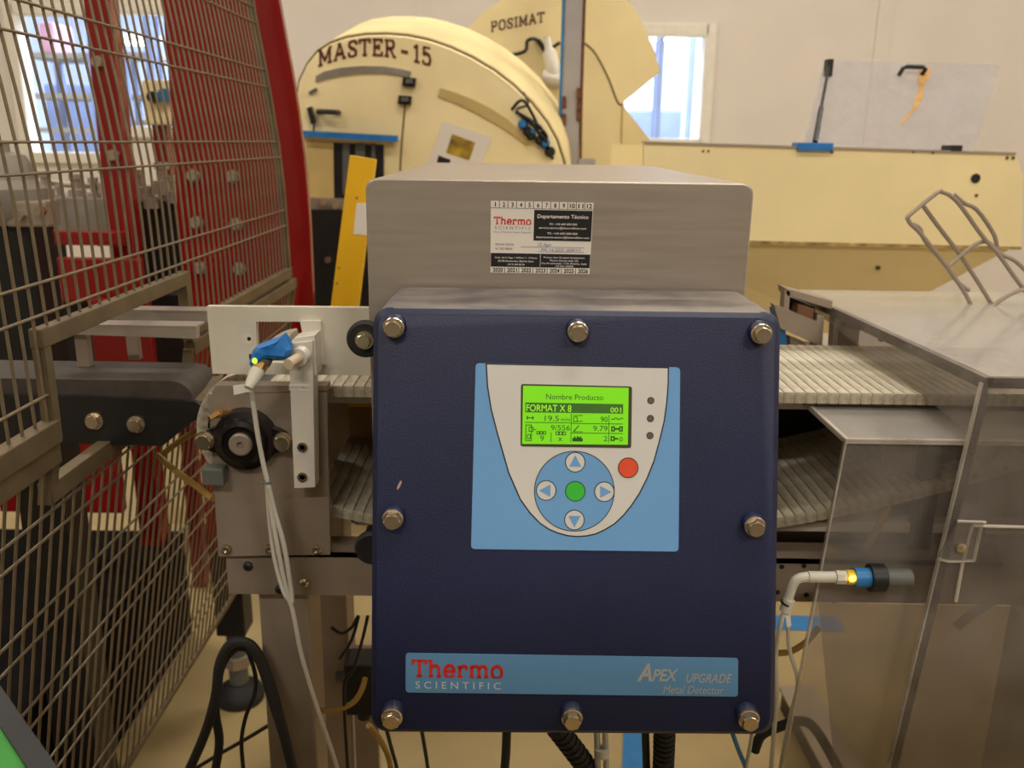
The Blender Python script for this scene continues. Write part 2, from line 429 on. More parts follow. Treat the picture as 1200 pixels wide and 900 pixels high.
# seam strip between two wall panels
sx = wx(1021, 80)
struct('trim_1', MB().box(sx, sx + .10, WY - .012, WY, 0.05, ZC_ - .05, ch=.004), M_wall)
struct('trim_2', MB().box(wx(487, 20), wx(487, 20) + .02, WY - .006, WY, 0.05, ZC_ - .05), M_wall)
# neighbouring hall seen through the panes
struct('wall_hall_far', MB().box(XL_ - 2, XR_ + 1, 13.9, 14.0, 0, 6), M_hall)
struct('wall_hall_left', MB().box(XL_ - 2, XL_ - 1.9, WY + .2, 14, 0, 6), M_hall)
struct('wall_hall_right', MB().box(XR_ + 1, XR_ + 1.1, WY + .2, 14, 0, 6), M_hall)
struct('ceiling_hall', MB().box(XL_ - 2, XR_ + 1, WY + .2, 14, 6, 6.1), M_hall)
def hall_box(name, px0, py0, px1, py1, Y, d, m, label, cat, group=None):
    a = P(px0, py1, Y); b = P(px1, py0, Y)
    return tag(obj(name, MB().box(a.x, b.x, Y, Y + d, max(0, a.z), b.z, ch=.02), m), label, cat, group)
def hall_column(px, Y, wdt, label):
    x = P(px, 100, Y).x
    t = thing('steel_column', label, 'column', (x, Y, 0), 'blue steel columns in the next hall')
    obj('flange', MB().box(x - wdt, x + wdt, Y - .1, Y - .08, 0.02, 6), M_hallsteel, t)
    obj('flange', MB().box(x - wdt, x + wdt, Y + .08, Y + .1, 0.02, 6), M_hallsteel, t)
    obj('web', MB().box(x - .012, x + .012, Y - .08, Y + .08, 0.02, 6), M_hallsteel, t)
    obj('base_plate', MB().box(x - wdt * 1.4, x + wdt * 1.4, Y - .16, Y + .16, 0, .02), M_hallsteel, t)
hall_column(771, 8.0, .022, 'blue steel column seen through the right-hand window')
hall_column(809, 9.5, .014, 'thin blue steel column at the right edge of the right-hand window')
hall_column(183, 8.0, .03, 'blue steel column seen through the middle window behind the mesh')
hall_column(118, 9.0, .04, 'blue steel column between the two left-hand windows')
def hall_rack(px0, px1, Y, tops, label, m):
    a = P(px0, 100, Y).x; b = P(px1, 100, Y).x
    t = thing('storage_rack', label, 'rack', ((a + b) / 2, Y, 0))
    zt = P(100, tops[0], Y).z
    for x in (a, b):
        for y in (Y, Y + .6): obj('upright', MB().box(x - .03, x + .03, y - .03, y + .03, 0, zt), M_hallsteel, t)
    for py in tops:
        z = P(100, py, Y).z; obj('shelf', MB().box(a, b, Y, Y + .6, z - .04, z), m, t)
hall_rack(30, 112, 7.6, (62, 110, 150), 'pale grey storage rack behind the leftmost window', M_greymach)
hall_rack(128, 178, 8.4, (60, 110, 140), 'pale grey storage rack behind the middle window', M_greymach)
zr = P(100, 62, 7.6).z; xa_ = P(47, 50, 7.7).x; xb_ = P(64, 50, 7.7).x
tag(obj('crate', MB().box(xa_, xb_, 7.7, 8.05, zr, zr + .24, ch=.02), M_hallpink), 'pink crate high on the rack behind the leftmost window', 'crate')
def tall_load(px0, py0, px1, Y, label):
    a = P(px0, py0, Y); b = P(px1, py0, Y)
    tag(obj('wrapped_pallet', MB().box(a.x, b.x, Y, Y + .6, 0, a.z, ch=.03), M_hallsteel), label, 'pallet')
tall_load(50, 98, 112, 9.6, 'blue-grey wrapped load standing behind the leftmost window')
tall_load(742, 128, 800, 11.0, 'blue-grey wrapped load seen low through the right-hand window')
def lamp_fixture(x, y, z, watt, colr, cool, label, dx=.75, light=True):
    t = thing('ceiling_lamp', label, 'lamp', (x, y, z), 'fluorescent battens')
    obj('housing', MB().box(x - dx - .03, x + dx + .03, y - .09, y + .09, z, z + .05, ch=.01), M_white, t)
    for s in (-.04, .04): obj('tube', MB().cyl((x - dx, y + s, z - .02), (x + dx, y + s, z - .02), .013, 10), M_tubeb if cool else M_tube, t)
    for s in (-.5, .5): obj('hanger', MB().cyl((x + s, y, z + .05), (x + s, y, (6 if cool else ZC_)), .005, 6), M_steeld, t)
    if light:
        L = bpy.data.lights.new('lamp_light', 'AREA'); L.shape = 'RECTANGLE'; L.size = 2 * dx; L.size_y = .2; L.energy = watt; L.color = colr
        lo = bpy.data.objects.new('lamp_light', L); COL.objects.link(lo); lo.location = (0, 0, -.05); lo.parent = t
for i, (x, y, z, wt_) in enumerate(LAMPS):
    lamp_fixture(x, y, z, wt_, LAMP_COLOR, False, 'white fluorescent batten hanging from the ceiling of the production room')
for i, (x, y) in enumerate(((-3.4, 8.5), (1.5, 8.5), (4.0, 10.5), (-1.0, 11.0))):
    lamp_fixture(x, y, 4.6, 330, (.82, .9, 1.0), True, ['cool fluorescent batten over the left part of the next hall', 'cool fluorescent batten over the middle of the next hall', 'cool fluorescent batten over the right part of the next hall', 'cool fluorescent batten far back in the next hall'][i])
for px, py, Y in ((766, 44, 9.0), (148, 48, 9.0)):
    q = P(px, py, Y); lamp_fixture(q.x, Y, q.z, 0, (1, 1, 1), True, 'lit fluorescent batten seen through the %s window' % ('right-hand' if px > 500 else 'middle'), dx=.30, light=False)
# unseen row of tall cabinets, added behind the camera to shade the lower scene
for i, (xa, lb_) in enumerate(((-2.5, 'left'), (-.85, 'middle'), (.8, 'right'))):
    t = thing('added_shade_cabinet', 'tall grey cabinet added out of view to shade the lower scene, %s one of three' % lb_, 'cabinet', (xa + .8, -1.3, 0), 'added shading cabinets behind the camera')
    obj('body', MB().box(xa, xa + 1.62, -1.6, -1.02, .08, 2.45, ch=.01), M_greymach, t)
    obj('plinth', MB().box(xa + .02, xa + 1.6, -1.58, -1.05, 0, .08), M_black, t)
    for k in (0, 1):
        d = obj('door', MB().box(xa + .03 + k * .8, xa + .79 + k * .8, -1.02, -1.0, .14, 2.38, ch=.004), M_greymach, t)
        obj('handle', MB().box(xa + .70 + k * .16, xa + .73 + k * .16, -1.0, -.97, 1.1, 1.25, ch=.004), M_black, d)
# blue floor marking
zt = .002
def tape(px0, py0, px1, py1, wdt, label):
    a = PZ(px0, py0, zt); b = PZ(px1, py1, zt); d = (b - a).normalized(); n = V((-d.y, d.x, 0)) * wdt / 2
    tag(obj('floor_marking', MB().slab([a - n, b - n, b + n, a + n], (0, 0, -.0015)), M_tape), label, 'floor tape')
tape(860, 728, 985, 731, .085, 'blue tape line across the floor right of the control box')
tape(743, 815, 741, 960, .05, 'blue tape line on the floor below the control box')

# ================================================================== CONTROL BOX (front face slopes back, sides run level)
D = 0.78
def FP(px, py): return C + (F + R * ((px - 600) / FPX) + U * ((450 - py) / FPX)) * D
def FPn(px, py, h):      # point h in front of the face that is seen at this pixel
    return C + (F + R * ((px - 600) / FPX) + U * ((450 - py) / FPX)) * (D - h * math.cos(PITCH))
PXM = D / FPX
cb = thing('control_box', 'dark navy metal control box with sky-blue keypad panel and bolted lid', 'control box', FP(672, 864) + V((0, .06, 0)))
cor = [(437, 360.5), (916, 366.5), (908.5, 864), (434, 861)]
def inset(k):
    cx = sum(c[0] for c in cor) / 4; cy = sum(c[1] for c in cor) / 4
    return [(x + (k if x < cx else -k), y + (k if y < cy else -k)) for x, y in cor]
def ring(k, h, r): return [FP(x, y) + V((0, -h, 0)) for x, y in rounded(inset(k), r, 7)]
lid = MB(); rs = [ring(6.5, 0, 20), ring(5.5, -.0006, 20.5), ring(1.2, -.0030, 22.5), ring(0, -.0045, 23), ring(0, -.062, 23), ring(4, -.064, 21)]
lid.loft(rs)
for i, f in enumerate(lid.f):        # the level top of the lid lies under dust
    vs = [V(lid.v[k]) for k in f]
    if len(f) == 4:
        n = (vs[1] - vs[0]).cross(vs[2] - vs[0]).normalized()
        c = sum(vs, V()) / 4
        if abs(n.z) > .75 and c.z > FP(600, 420).z and (vs[0] - vs[2]).length > .03: lid.mi[i] = 1
lido = obj('lid', lid, [M_navy, M_navyd], cb, smooth=True, angle=30)
gk = MB(); gk.loft([ring(5, -.0625, 20), ring(5, -.0665, 20)]); obj('gasket', gk, M_blackr, cb)
bd = MB(); bd.loft([ring(3, -.0665, 22), ring(1.0, -.069, 22), ring(1.0, -.118, 22), ring(4, -.121, 20)])
for i, f in enumerate(bd.f):
    vs = [V(bd.v[k]) for k in f]
    if len(f) == 4:
        n = (vs[1] - vs[0]).cross(vs[2] - vs[0]).normalized(); c = sum(vs, V()) / 4
        if abs(n.z) > .75 and c.z > FP(600, 420).z: bd.mi[i] = 1
obj('housing', bd, [M_navy, M_navyd], cb, smooth=True, angle=30)

def hexhead(mb, c, ax, r, h, rot=0.3, mi=0):
    c = V(c); ax = V(ax).normalized(); t = V((0, 0, 1)) if abs(ax.z) < .9 else V((1, 0, 0))
    e1 = ax.cross(t).normalized(); e2 = ax.cross(e1)
    def rg(rr, hh, n=12, hexy=True):
        out = []
        for i in range(n):
            a = 2 * PI * i / n
            k = rr if not hexy or i % 2 == 0 else rr * .87
            out.append(c + ax * hh + e1 * (k * math.cos(a + rot)) + e2 * (k * math.sin(a + rot)))
        return out
    mb.loft([rg(r, 0), rg(r, h * .82), rg(r * .84, h, 12, False)], mi)
YO = V((0, -1, 0))
BH = .0155
for i, (bx, by) in enumerate([(460, 386), (678, 391), (895, 393.5), (459, 612.5), (887, 621), (458, 847), (671, 848), (880, 849)]):
    tip = FPn(bx, by, BH); base = tip - YO * BH
    b = obj('boss', MB().lathe(base - YO * .002, YO, [(0, .0105), (.0085, .0098), (.0095, .0090)], 24), M_navy, cb, smooth=True)
    bo = obj('bolt', MB().lathe(base, YO, [(.007, .0093), (.0092, .0093), (.0100, .0086)], 24), M_bolt, cb, smooth=True)
    hb = MB(); hexhead(hb, base + YO * .0098, YO, .0078, .0062, rot=random.random()); obj('hex_head', hb, M_bolt, bo)
# two mounting ears on the left side
for ex, ey in ((429, 396), (437, 640)):
    c = P(ex, ey, .862)
    e = obj('mounting_ear', MB().lathe(c, YO, [(0, .0185), (.006, .0185), (.009, .016)], 28), M_blackr, cb, smooth=True)
    if ey < 500:
        hb = MB().lathe(c + YO * .009, YO, [(0, .0095), (.003, .009)], 20); hexhead(hb, c + YO * .012, YO, .0075, .006); obj('bolt', hb, M_bolt, e)
# keypad
OV = lambda px, py: FP(px, py)
kp = patch('keypad_panel', rounded([(557.5, 425.5), (797, 430.5), (795, 646), (552, 643)], 5), OV, M_panel, cb, th=.0006)
sh = [(569, 425.7), (570.5, 452), (575, 480), (582, 507), (595.5, 554), (609, 585), (620, 600.5), (632, 613), (643, 620.5), (654, 625), (665, 628), (676, 629), (687, 628.3), (698, 626), (709, 621), (720.5, 614), (731, 604), (740, 593), (750, 578), (759, 560), (767, 540), (773, 518), (779, 493), (782, 471), (783.6, 450), (783.8, 430)]
def shrink(pts, k):
    cx = sum(p[0] for p in pts) / len(pts); cy = 500; out = []
    n = len(pts)
    for i, p in enumerate(pts):
        a = V(pts[i - 1]); b = V(pts[(i + 1) % n]); 
        if i == 0: a = V((569, 415))
        if i == n - 1: b = V((784, 415))
        t = (b - a).normalized(); nn = V((t.y, -t.x))
        out.append((p[0] + nn.x * k, p[1] + nn.y * k))
    return out
patch('shield_outline', sh, OV, M_ink, kp, th=.0002, off=.0006)
si = shrink(sh, 1.6); si[0] = (570.8, 427); si[-1] = (782.2, 431.5)
patch('shield', si, OV, M_shield, kp, th=.0004, off=.0006)
patch('screen_recess', rounded([(610.5, 449.5), (740.5, 452.5), (739.5, 524.5), (610, 522.5)], 3), OV, M_bezel, kp, th=.0003, off=.0010)
sc4 = [(613, 451.5), (736.5, 454), (735.5, 520.5), (611.8, 519.5)]
scr = patch('screen', sc4, OV, M_lcd, kp, th=.0003, off=.0013)
def SM(u, v):   # screen map, u 0..100, v 0..54 down
    a, b, c, d = [V(p) for p in sc4]; u /= 100; v /= 54
    q = a * (1 - u) * (1 - v) + b * u * (1 - v) + c * u * v + d * (1 - u) * v
    return FP(q.x, q.y)
bar = MB().loft([[SM(*p) + YO * .0016 for p in ((2.5, 15.5), (95, 15.5), (95, 24.5), (2.5, 24.5))], [SM(*p) + YO * .0018 for p in ((2.5, 15.5), (95, 15.5), (95, 24.5), (2.5, 24.5))]])
obj('screen_bar', bar, M_lcdbar, kp)
tx = MB()
text_into(tx, 'FORMAT X 8', 3.5, 23.4, 46, 6.4, SM, off=.0020)
obj('screen_lettering', tx, M_lcdtxt, kp); tx = MB()
text_into(tx, '001', 83, 23.4, 93, 4.8, SM, off=.0020)
obj('screen_lettering', tx, M_lcdtxt, kp)
tx = MB(); o_ = .0018
for body, x0, y0, x1, h in (('Nombre Producto', 22, 12, 76, 5), ('19.5', 21, 32.3, 34.5, 5), ('m/m', 36.5, 32.3, 45, 3.5), ('90', 74, 32.6, 80.5, 5), ('9/556', 27, 41, 45, 5), ('9.79', 67, 41.2, 80.5, 5), ('9', 17, 51, 20.5, 5), ('x', 34, 51, 38, 5), ('2', 77, 50.8, 80.5, 5), ('0', 92, 50.8, 95, 4.2)):
    text_into(tx, body, x0, y0, x1, h, SM, off=o_)
def srect(x0, y0, x1, y1): tx.add([SM(x0, y0) + YO * o_, SM(x1, y0) + YO * o_, SM(x1, y1) + YO * o_, SM(x0, y1) + YO * o_], [(0, 1, 2, 3)])
def sfr(x0, y0, x1, y1, t=.7):
    srect(x0, y0, x1, y0 + t); srect(x0, y1 - t, x1, y1); srect(x0, y0, x0 + t, y1); srect(x1 - t, y0, x1, y1)
srect(2.5, 33.5, 45.5, 34.1); srect(45.8, 25.5, 46.4, 52); srect(46, 34, 95, 34.6); srect(46, 43, 95, 43.6); srect(81.5, 26, 82.1, 52); srect(27, 43, 27.6, 52)
srect(4, 29.2, 10.5, 30); srect(4, 28, 5, 31.2); srect(9.3, 28, 10.3, 31.2)
sfr(3, 36, 9, 51); sfr(6, 38, 10.5, 42.5); srect(10.5, 40, 13, 40.8); sfr(4.5, 45, 8, 49)
for k in range(3): sfr(13.5 + 3 * k, 42, 16.5 + 3 * k, 45); sfr(31.5 + 3.3 * k, 42, 34.8 + 3.3 * k, 45.4)
sfr(48, 28, 52, 33); srect(48, 26.5, 57, 27.1); srect(52, 32, 57, 32.6)
tx.add([SM(*p) + YO * o_ for p in ((48, 41.5), (53, 36), (53.6, 36.6), (49, 42))], [(0, 1, 2, 3)]); srect(48, 41.8, 57, 42.4)
for k, hh in enumerate((3, 4.5, 3.2, 5, 3.8, 4.4, 2.6)): srect(47.5 + 1.4 * k, 51 - hh, 48.9 + 1.4 * k, 51.2)
for k in range(4): srect(84 + 2.8 * k, 29.5 - (k % 2), 87 + 2.8 * k, 30.3 - (k % 2))
sfr(84, 36.5, 87.5, 41.5, 1.2); srect(87, 38.2, 92, 39.8); sfr(91.5, 36.5, 95, 41.5, 1.2)
sfr(83.5, 46, 87.5, 50.5, 1.2); srect(87, 47.6, 91, 49)
obj('screen_symbols', tx, M_lcdink, kp)
patch('pad_outline', circle(673, 575, 47.2, 48), OV, M_ink, kp, th=.0002, off=.0010)
patch('pad', circle(673, 575, 46.2, 48), OV, M_panel, kp, th=.0003, off=.0011)
for bx, by, a in ((674, 541, 90), (640, 574, 180), (708, 575.5, 0), (673, 608.5, 270)):
    patch('button_outline', circle(bx, by, 12.0), OV, M_ink, kp, th=.0002, off=.0013)
    patch('arrow_button', circle(bx, by, 10.9), OV, M_shield, kp, th=.0004, off=.0013)
    ar = [(bx + r_ * math.cos(math.radians(a + d_)), by - r_ * math.sin(math.radians(a + d_))) for r_, d_ in ((8.6, 0), (8.6, 125), (8.6, 235))]
    patch('arrow', ar, OV, M_panel, kp, th=.0002, off=.0017)
for nm, bx, by, m_ in (('green_button', 674, 575, M_btngreen), ('red_button', 736, 547.5, M_btnred)):
    patch('button_outline', circle(bx, by, 12.0), OV, M_ink, kp, th=.0002, off=.0013)
    patch(nm, circle(bx, by, 11.0), OV, m_, kp, th=.0004, off=.0013)
for bx, by in ((762.5, 469), (762, 490), (761.5, 510)):
    patch('indicator_rim', circle(bx, by, 4.2, 18), OV, M_ink, kp, th=.0002, off=.0010)
    patch('indicator', circle(bx, by, 3.2, 18), OV, M_ledoff, kp, th=.0004, off=.0010)
# name plate
npl = patch('name_plate', rounded([(475.5, 765), (865, 771), (864.5, 816), (475.5, 811)], 4), OV, M_plate, cb, th=.0006)
sl = .0145
tx = MB(); slab_into(tx, 'Thermo', 483, 793, 590, 21, OV, ang=sl, off=.0008, wt=.2, gap=.08); obj('lettering', tx, M_redink, npl)
tx = MB(); text_into(tx, 'S C I E N T I F I C', 487, 806, 587, 8.2, OV, ang=sl, off=.0008, bold=.006); obj('lettering', tx, M_paleink, npl)
tx = MB()
text_into(tx, 'A', 746, 797, 764, 20, OV, ang=sl, off=.0008, shear=.3, bold=.03)
text_into(tx, 'PEX', 764, 797, 795, 13.5, OV, ang=sl, off=.0008, shear=.3, bold=.025)
text_into(tx, 'UPGRADE', 804, 799, 858, 10.5, OV, ang=sl, off=.0008, shear=.3, bold=.012)
text_into(tx, 'Metal Detector', 777, 812, 848, 9.5, OV, ang=sl, off=.0008, shear=.25)
obj('lettering', tx, M_silverink, npl)
# paint chip on the lid
patch('paint_chip', [(465, 572), (467, 567), (469.5, 563), (471, 565), (469, 570), (466, 574)], OV, mat('paint_chip', srgb(190, 150, 120), .7), lido, th=.0003)

# ================================================================== DETECTOR HEAD
HY0, HY1 = .895, 1.56
hx0 = P(429, 250, HY0).x; hx1 = P(881, 255, HY0).x; hz1 = P(655, 212, HY0).z
HZ0 = 1.02
hd = thing('metal_detector_head', 'stainless steel detector tunnel head behind and above the navy control box', 'metal detector', ((hx0 + hx1) / 2, (HY0 + HY1) / 2, HZ0))
AP0, AP1 = 1.075, 1.24
prof = rounded([(hx0, AP1), (hx0, hz1), (hx1, hz1), (hx1, AP1)], .0125, 6)
prof = [(hx0, AP1)] + rounded([(hx0, AP1 - .05), (hx0, hz1), (hx1, hz1), (hx1, AP1 - .05)], .0125, 6)[7:21] + [(hx1, AP1)]
sp = MB()
def insr(pr, k):
    cx = (hx0 + hx1) / 2
    return [(x + (k if x < cx else -k), z - (k if z > AP1 + .01 else 0)) for x, z in pr]
sp.loft([[V((x, HY0, z)) for x, z in insr(prof, .0015)], [V((x, HY0 + .0015, z)) for x, z in prof], [V((x, HY1, z)) for x, z in prof]])
sp.box(hx0, hx1, HY0 + .0001, HY0 + .055, HZ0, AP1)
sp.box(hx0, hx1, HY1 - .06, HY1, HZ0, AP1)
sp.box(hx0, hx1, HY0 + .055, HY1 - .06, HZ0, AP0)
obj('case', sp, M_steel, hd, smooth=True)
st4 = [(575.2, 235.2), (695.6, 237.8), (690.8, 321.2), (574.7, 319.3)]
def STM(u, v):
    a, b, c, d = [V(p) for p in st4]; u /= 120; v /= 84
    q = a * (1 - u) * (1 - v) + b * u * (1 - v) + c * u * v + d * (1 - u) * v
    return P(q.x, q.y, HY0)
sk = patch('service_sticker', [(0, 0), (120, 0), (120, 84), (0, 84)], STM, M_paper, hd, th=.0003)
mb = MB()
def blk(x0, y0, x1, y1, off=.0005): mb.add([STM(x0, y0) + YO * off, STM(x1, y0) + YO * off, STM(x1, y1) + YO * off, STM(x0, y1) + YO * off], [(0, 1, 2, 3)])
blk(51, 9.5, 119.3, 45.5); blk(0.4, 61, 119.6, 77)
obj('black_field', mb, M_ink, sk)
mb = MB()
for k in range(1, 12): blk(10 * k - .35, 0, 10 * k + .35, 8.2)
for k in range(1, 7): blk(120 / 7 * k - .35, 77.5, 120 / 7 * k + .35, 84)
blk(0, 8.0, 120, 8.5); blk(36, 53, 112, 53.4); blk(56, 58.4, 112, 58.8)
for k in range(12):
    s_ = str(k + 1); wd = (1.2 if s_ == '1' else 2.8) if len(s_) == 1 else 6; text_into(mb, s_, 10 * k + 5.4 - wd / 2, 6.6, 10 * k + 5.4 + wd / 2, 5.2, STM, off=.0005, bold=.025)
for k in range(7): text_into(mb, str(2020 + k), 120 / 7 * k + 3, 83, 120 / 7 * k + 15, 4.8, STM, off=.0005, bold=.025)
text_into(mb, 'FECHA VISITA:', 6, 52, 28, 2.4, STM, off=.0005); text_into(mb, 'N. DE SERIE', 6, 57, 26, 2.4, STM, off=.0005)
obj('print', mb, M_ink, sk)
mb = MB(); slab_into(mb, 'Thermo', 4, 27.5, 48, 9, STM, off=.0005, wt=.2, gap=.08); obj('lettering', mb, M_redink, sk)
mb = MB(); text_into(mb, 'S C I E N T I F I C', 5, 33, 48, 3.4, STM, off=.0005); text_into(mb, 'Part of Thermo Fisher Scientific', 4, 37.2, 48, 1.8, STM, off=.0005); obj('lettering', mb, M_greyink, sk)
mb = MB()
text_into(mb, 'Departamento Técnico', 55, 19, 115, 4.4, STM, off=.0008, bold=.015)
for y_, t_, a, b in ((27, 'Tlf.: +34 600 000 000', 69, 102), (31.5, 'servicio.tecnico@thermofisher.com', 57, 113), (38, 'Tlf.: +34 600 000 000', 67, 103), (42.5, 'departamento.tecnico@thermofisher.com', 54, 117)):
    text_into(mb, t_, a, y_, b, 2.4, STM, off=.0008, bold=.01)
for y_, t_, a, b in ((67, 'Avda. de la Vega, 1 Edificio 1 - 2 Planta', 5, 56), (71, '28108 Alcobendas, Madrid, Spain', 9, 52), (75, '+34 91 000 00 00', 20, 41), (66, 'Process. Instr. European Headquarters', 64, 113), (69.6, 'Thermo Ramsey Italia, SRL', 71, 106), (73, 'Via Provinciale 11/A Rivalta, Italy', 61, 116), (76.2, '+39 0521 000000', 78, 100)):
    text_into(mb, t_, a, y_, b, 2.0, STM, off=.0008, bold=.01)
blk(59.6, 62, 60.1, 76, .0008)
obj('lettering', mb, M_whiteink, sk)
mb = MB(); text_into(mb, '12 Ago', 56, 52, 72, 3.5, STM, off=.0006, shear=.3); text_into(mb, 'FN 14 2231 009/17', 60, 58, 108, 3.4, STM, off=.0006, shear=.3)
obj('handwriting', mb, mat('biro_blue', srgb(70, 110, 170), .5), sk)

# ================================================================== DETECTOR CONVEYOR
ZB = 1.128          # belt top
BY0, BY1 = .975, 1.225
CX0, CX1 = P(257, 520, .95).x, .95
cv = thing('detector_conveyor', 'stainless conveyor with white modular belt running through the detector head', 'conveyor', (.2, 1.1, 0))
def module(name):
    mb = MB(); hw, th = .0061, .0065
    pr = [(-hw, -th * .7), (-hw, th * .7), (-hw + .0008, th), (hw - .0008, th), (hw, th * .8), (hw, -th * .8), (hw - .0008, -th), (-hw + .0008, -th)]
    mb.loft([[V((x, BY0, z)) for x, z in pr], [V((x, BY1, z)) for x, z in pr]])
    return mb
bm0 = None; k = 0
def putmod(x, z, a):
    global bm0
    if bm0 is None:
        mb = module('belt_module'); bm0 = obj('belt_module', mb, M_belt, cv); o = bm0; WL[o.name] = V((x, (BY0 + BY1) / 2, z)); o.location = WL[o.name] - WL[cv.name]
    else: o = inst(bm0, (x, (BY0 + BY1) / 2, z), cv)
    o.rotation_euler = (0, a, 0)
x = CX0 + .055
while x < .93: putmod(x, ZB - .0065, 0); x += .0126
def sag(x): return .925 + .34 * (x - .07) ** 2 + .02 * max(0, abs(x - .07) - .2)
x = CX0 + .10
while x < .62:
    z = sag(x); s = (sag(x + .01) - sag(x - .01)) / .02; putmod(x, z + .02, -math.atan(s)); x += .0126 * math.cos(math.atan(s))
bx_, bz_ = P(290, 515, .95).x, P(290, 515, .95).z
for k in range(17):      # modules wrapped round the end roller
    a = math.radians(100 + k * 10); putmod(bx_ + .066 * math.cos(a) * .9, bz_ + .066 * math.sin(a) * .98, PI / 2 - a)
obj('end_roller', MB().cyl((bx_, BY0, bz_), (bx_, BY1, bz_), .05, 24), M_greypl, cv, smooth=True)
# side plate (front) with its corner bolts
def quad(pts, Y): return [P(px, py, Y) for px, py in pts]
PLY = .945
sp_ = obj('side_plate', MB().slab(quad([(244, 462), (383, 458), (387, 650), (256, 652)], PLY), (0, .008, 0)), M_steeld, cv)
obj('plate_lip', MB().slab(quad([(252, 452), (383, 452), (383, 459), (248, 462)], PLY), (0, .02, 0)), M_steeld, cv)
for px, py in ((266, 643), (317, 643), (371, 643), (366, 462)):
    hb = MB().lathe(P(px, py, PLY), YO, [(0, .0062), (.0015, .0062), (.002, .0045), (.006, .0045), (.0062, .0025), (.003, .0022)], 16); obj('screw', hb, M_bolt, sp_, smooth=True)
obj('side_plate', MB().slab(quad([(244, 462), (383, 458), (387, 650), (256, 652)], PLY) and [P(px, py, PLY) + V((0, .30, 0)) for px, py in ((244, 462), (383, 458), (387, 650), (256, 652))], (0, .008, 0)), M_steeld, cv)
# channel rail under the plate, running on behind the box to the right
RY = .955
rz0 = P(350, 697, RY).z; rz1 = P(350, 649, RY).z; rx0 = P(266, 670, RY).x
rail = obj('frame_rail', MB().box(rx0, .98, RY, RY + .006, rz0, rz1).box(rx0, .98, RY, RY + .05, rz1 - .004, rz1), M_steeld, cv)
obj('frame_rail', MB().box(rx0, .98, RY + .31, RY + .316, rz0, rz1).box(rx0, .98, RY + .27, RY + .316, rz1 - .004, rz1), M_steeld, cv)
for px, py in ((357, 682), (328, 690), (291, 663)):
    obj('screw', MB().lathe(P(px, py, RY), YO, [(0, .0055), (.003, .0055), (.005, .003)], 14), M_bolt if px == 357 else M_black, rail, smooth=True)
for px, py in ((916, 664), (942, 663), (911, 694), (945, 697), (1143, 558), (1178, 548), (1186, 562)):
    obj('drilled_hole', MB().lathe(P(px, py, RY) - YO * .001, YO, [(0, .003), (.0016, .003)], 12), M_black, rail)
obj('wear_strip', MB().box(CX0 + .14, .95, 1.0, 1.05, P(410, 616, 1.0).z, P(410, 604, 1.0).z, ch=.003), M_whited, cv)
obj('under_tray', MB().box(CX0 + .12, .96, 1.06, 1.24, .83, .85), M_black, cv)
obj('interior_shade_sheet', MB().box(CX0 + .13, .60, 1.23, 1.24, .86, 1.112), M_black, cv)  # black sheet standing in for the shaded interior below the belt
obj('belt_support', MB().box(CX0 + .10, .93, BY0 + .04, BY1 - .04, ZB - .032, ZB - .016), M_white, cv)
for xx in (P(337, 800, .97).x, .82):
    for yy in (.975, 1.20):
        obj('leg', MB().box(xx - .031, xx + .031, yy, yy + .06, 0.012, rz1 - .005, ch=.003), M_steeld, cv)
        obj('foot_plate', MB().box(xx - .045, xx + .045, yy - .015, yy + .075, 0, .012), M_steeld, cv)
obj('cross_brace', MB().box(P(337, 800, .97).x, .82, 1.21, 1.24, .28, .33), M_steeld, cv)
# right-hand inner frame plates seen through the guards
for px0, px1 in ((1075, 1097), (1145, 1160)):
    a = P(px0, 560, 1.0).x; b = P(px1, 560, 1.0).x
    obj('cover_strut', MB().box(a, b, .99, 1.01, rz0, 1.10), M_black, cv)
obj('drive_panel', MB().box(.46, .97, 1.02, 1.03, rz0 - .004, 1.09), mat('brown_steel', srgb(112, 98, 76), .5, .3, var=.25, scale=9), cv)
a = P(411, 520, 1.22); b = P(450, 466, 1.22)
ys = obj('end_stop', MB().box(a.x, b.x, 1.215, 1.228, a.z, b.z - .012), mat('tan_board', srgb(150, 118, 72), .6), cv)
obj('stop_cap', MB().box(a.x, b.x, 1.212, 1.228, b.z - .012, b.z), M_yellow, ys)
# two-bolt flange bearing
bc = P(289, 513, PLY)
be = obj('bearing_housing', MB().lathe(bc, YO, [(0, .036), (.012, .034), (.014, .028), (.022, .026), (.024, .021), (.020, .019), (.020, .012)], 32), M_bear, cv, smooth=True)
ar = []
for a in range(0, 360, 15):
    aa = math.radians(a); r_ = .030 + .020 * abs(math.cos(aa)) ** 3
    ar.append(bc + V((r_ * math.cos(aa), 0, r_ * math.sin(aa) * (1 if abs(math.cos(aa)) < .5 else .62))))
obj('flange', MB().slab(ar, (0, -.011, 0)), M_bear, be, smooth=True)
obj('shaft_end', MB().lathe(bc + YO * .012, YO, [(0, .013), (.012, .013), (.014, .011), (.014, .004), (.009, .003)], 20), M_steeld, be, smooth=True)
for dx in (-.043, .044):
    hb = MB().lathe(bc + V((dx, -.011, 0)), YO, [(0, .011), (.002, .011)], 20); hexhead(hb, bc + V((dx, -.013, 0)), YO, .0095, .007); obj('bolt', hb, M_bolt, be)
gz = P(268, 486, PLY)
obj('grease_nipple', MB().cyl(gz + V((.004, 0, 0)), gz + V((-.004, -.02, .008)), .005, 8).cyl(gz + V((-.004, -.02, .008)), gz + V((-.012, -.028, .004)), .0035, 8), M_brass, be)
# little grey clip on the plate edge
c = P(255, 553, PLY - .002)
obj('cable_clip', MB().box(c.x - .012, c.x + .012, c.y - .018, c.y, c.z - .010, c.z + .010, ch=.002), M_greypl, cv)
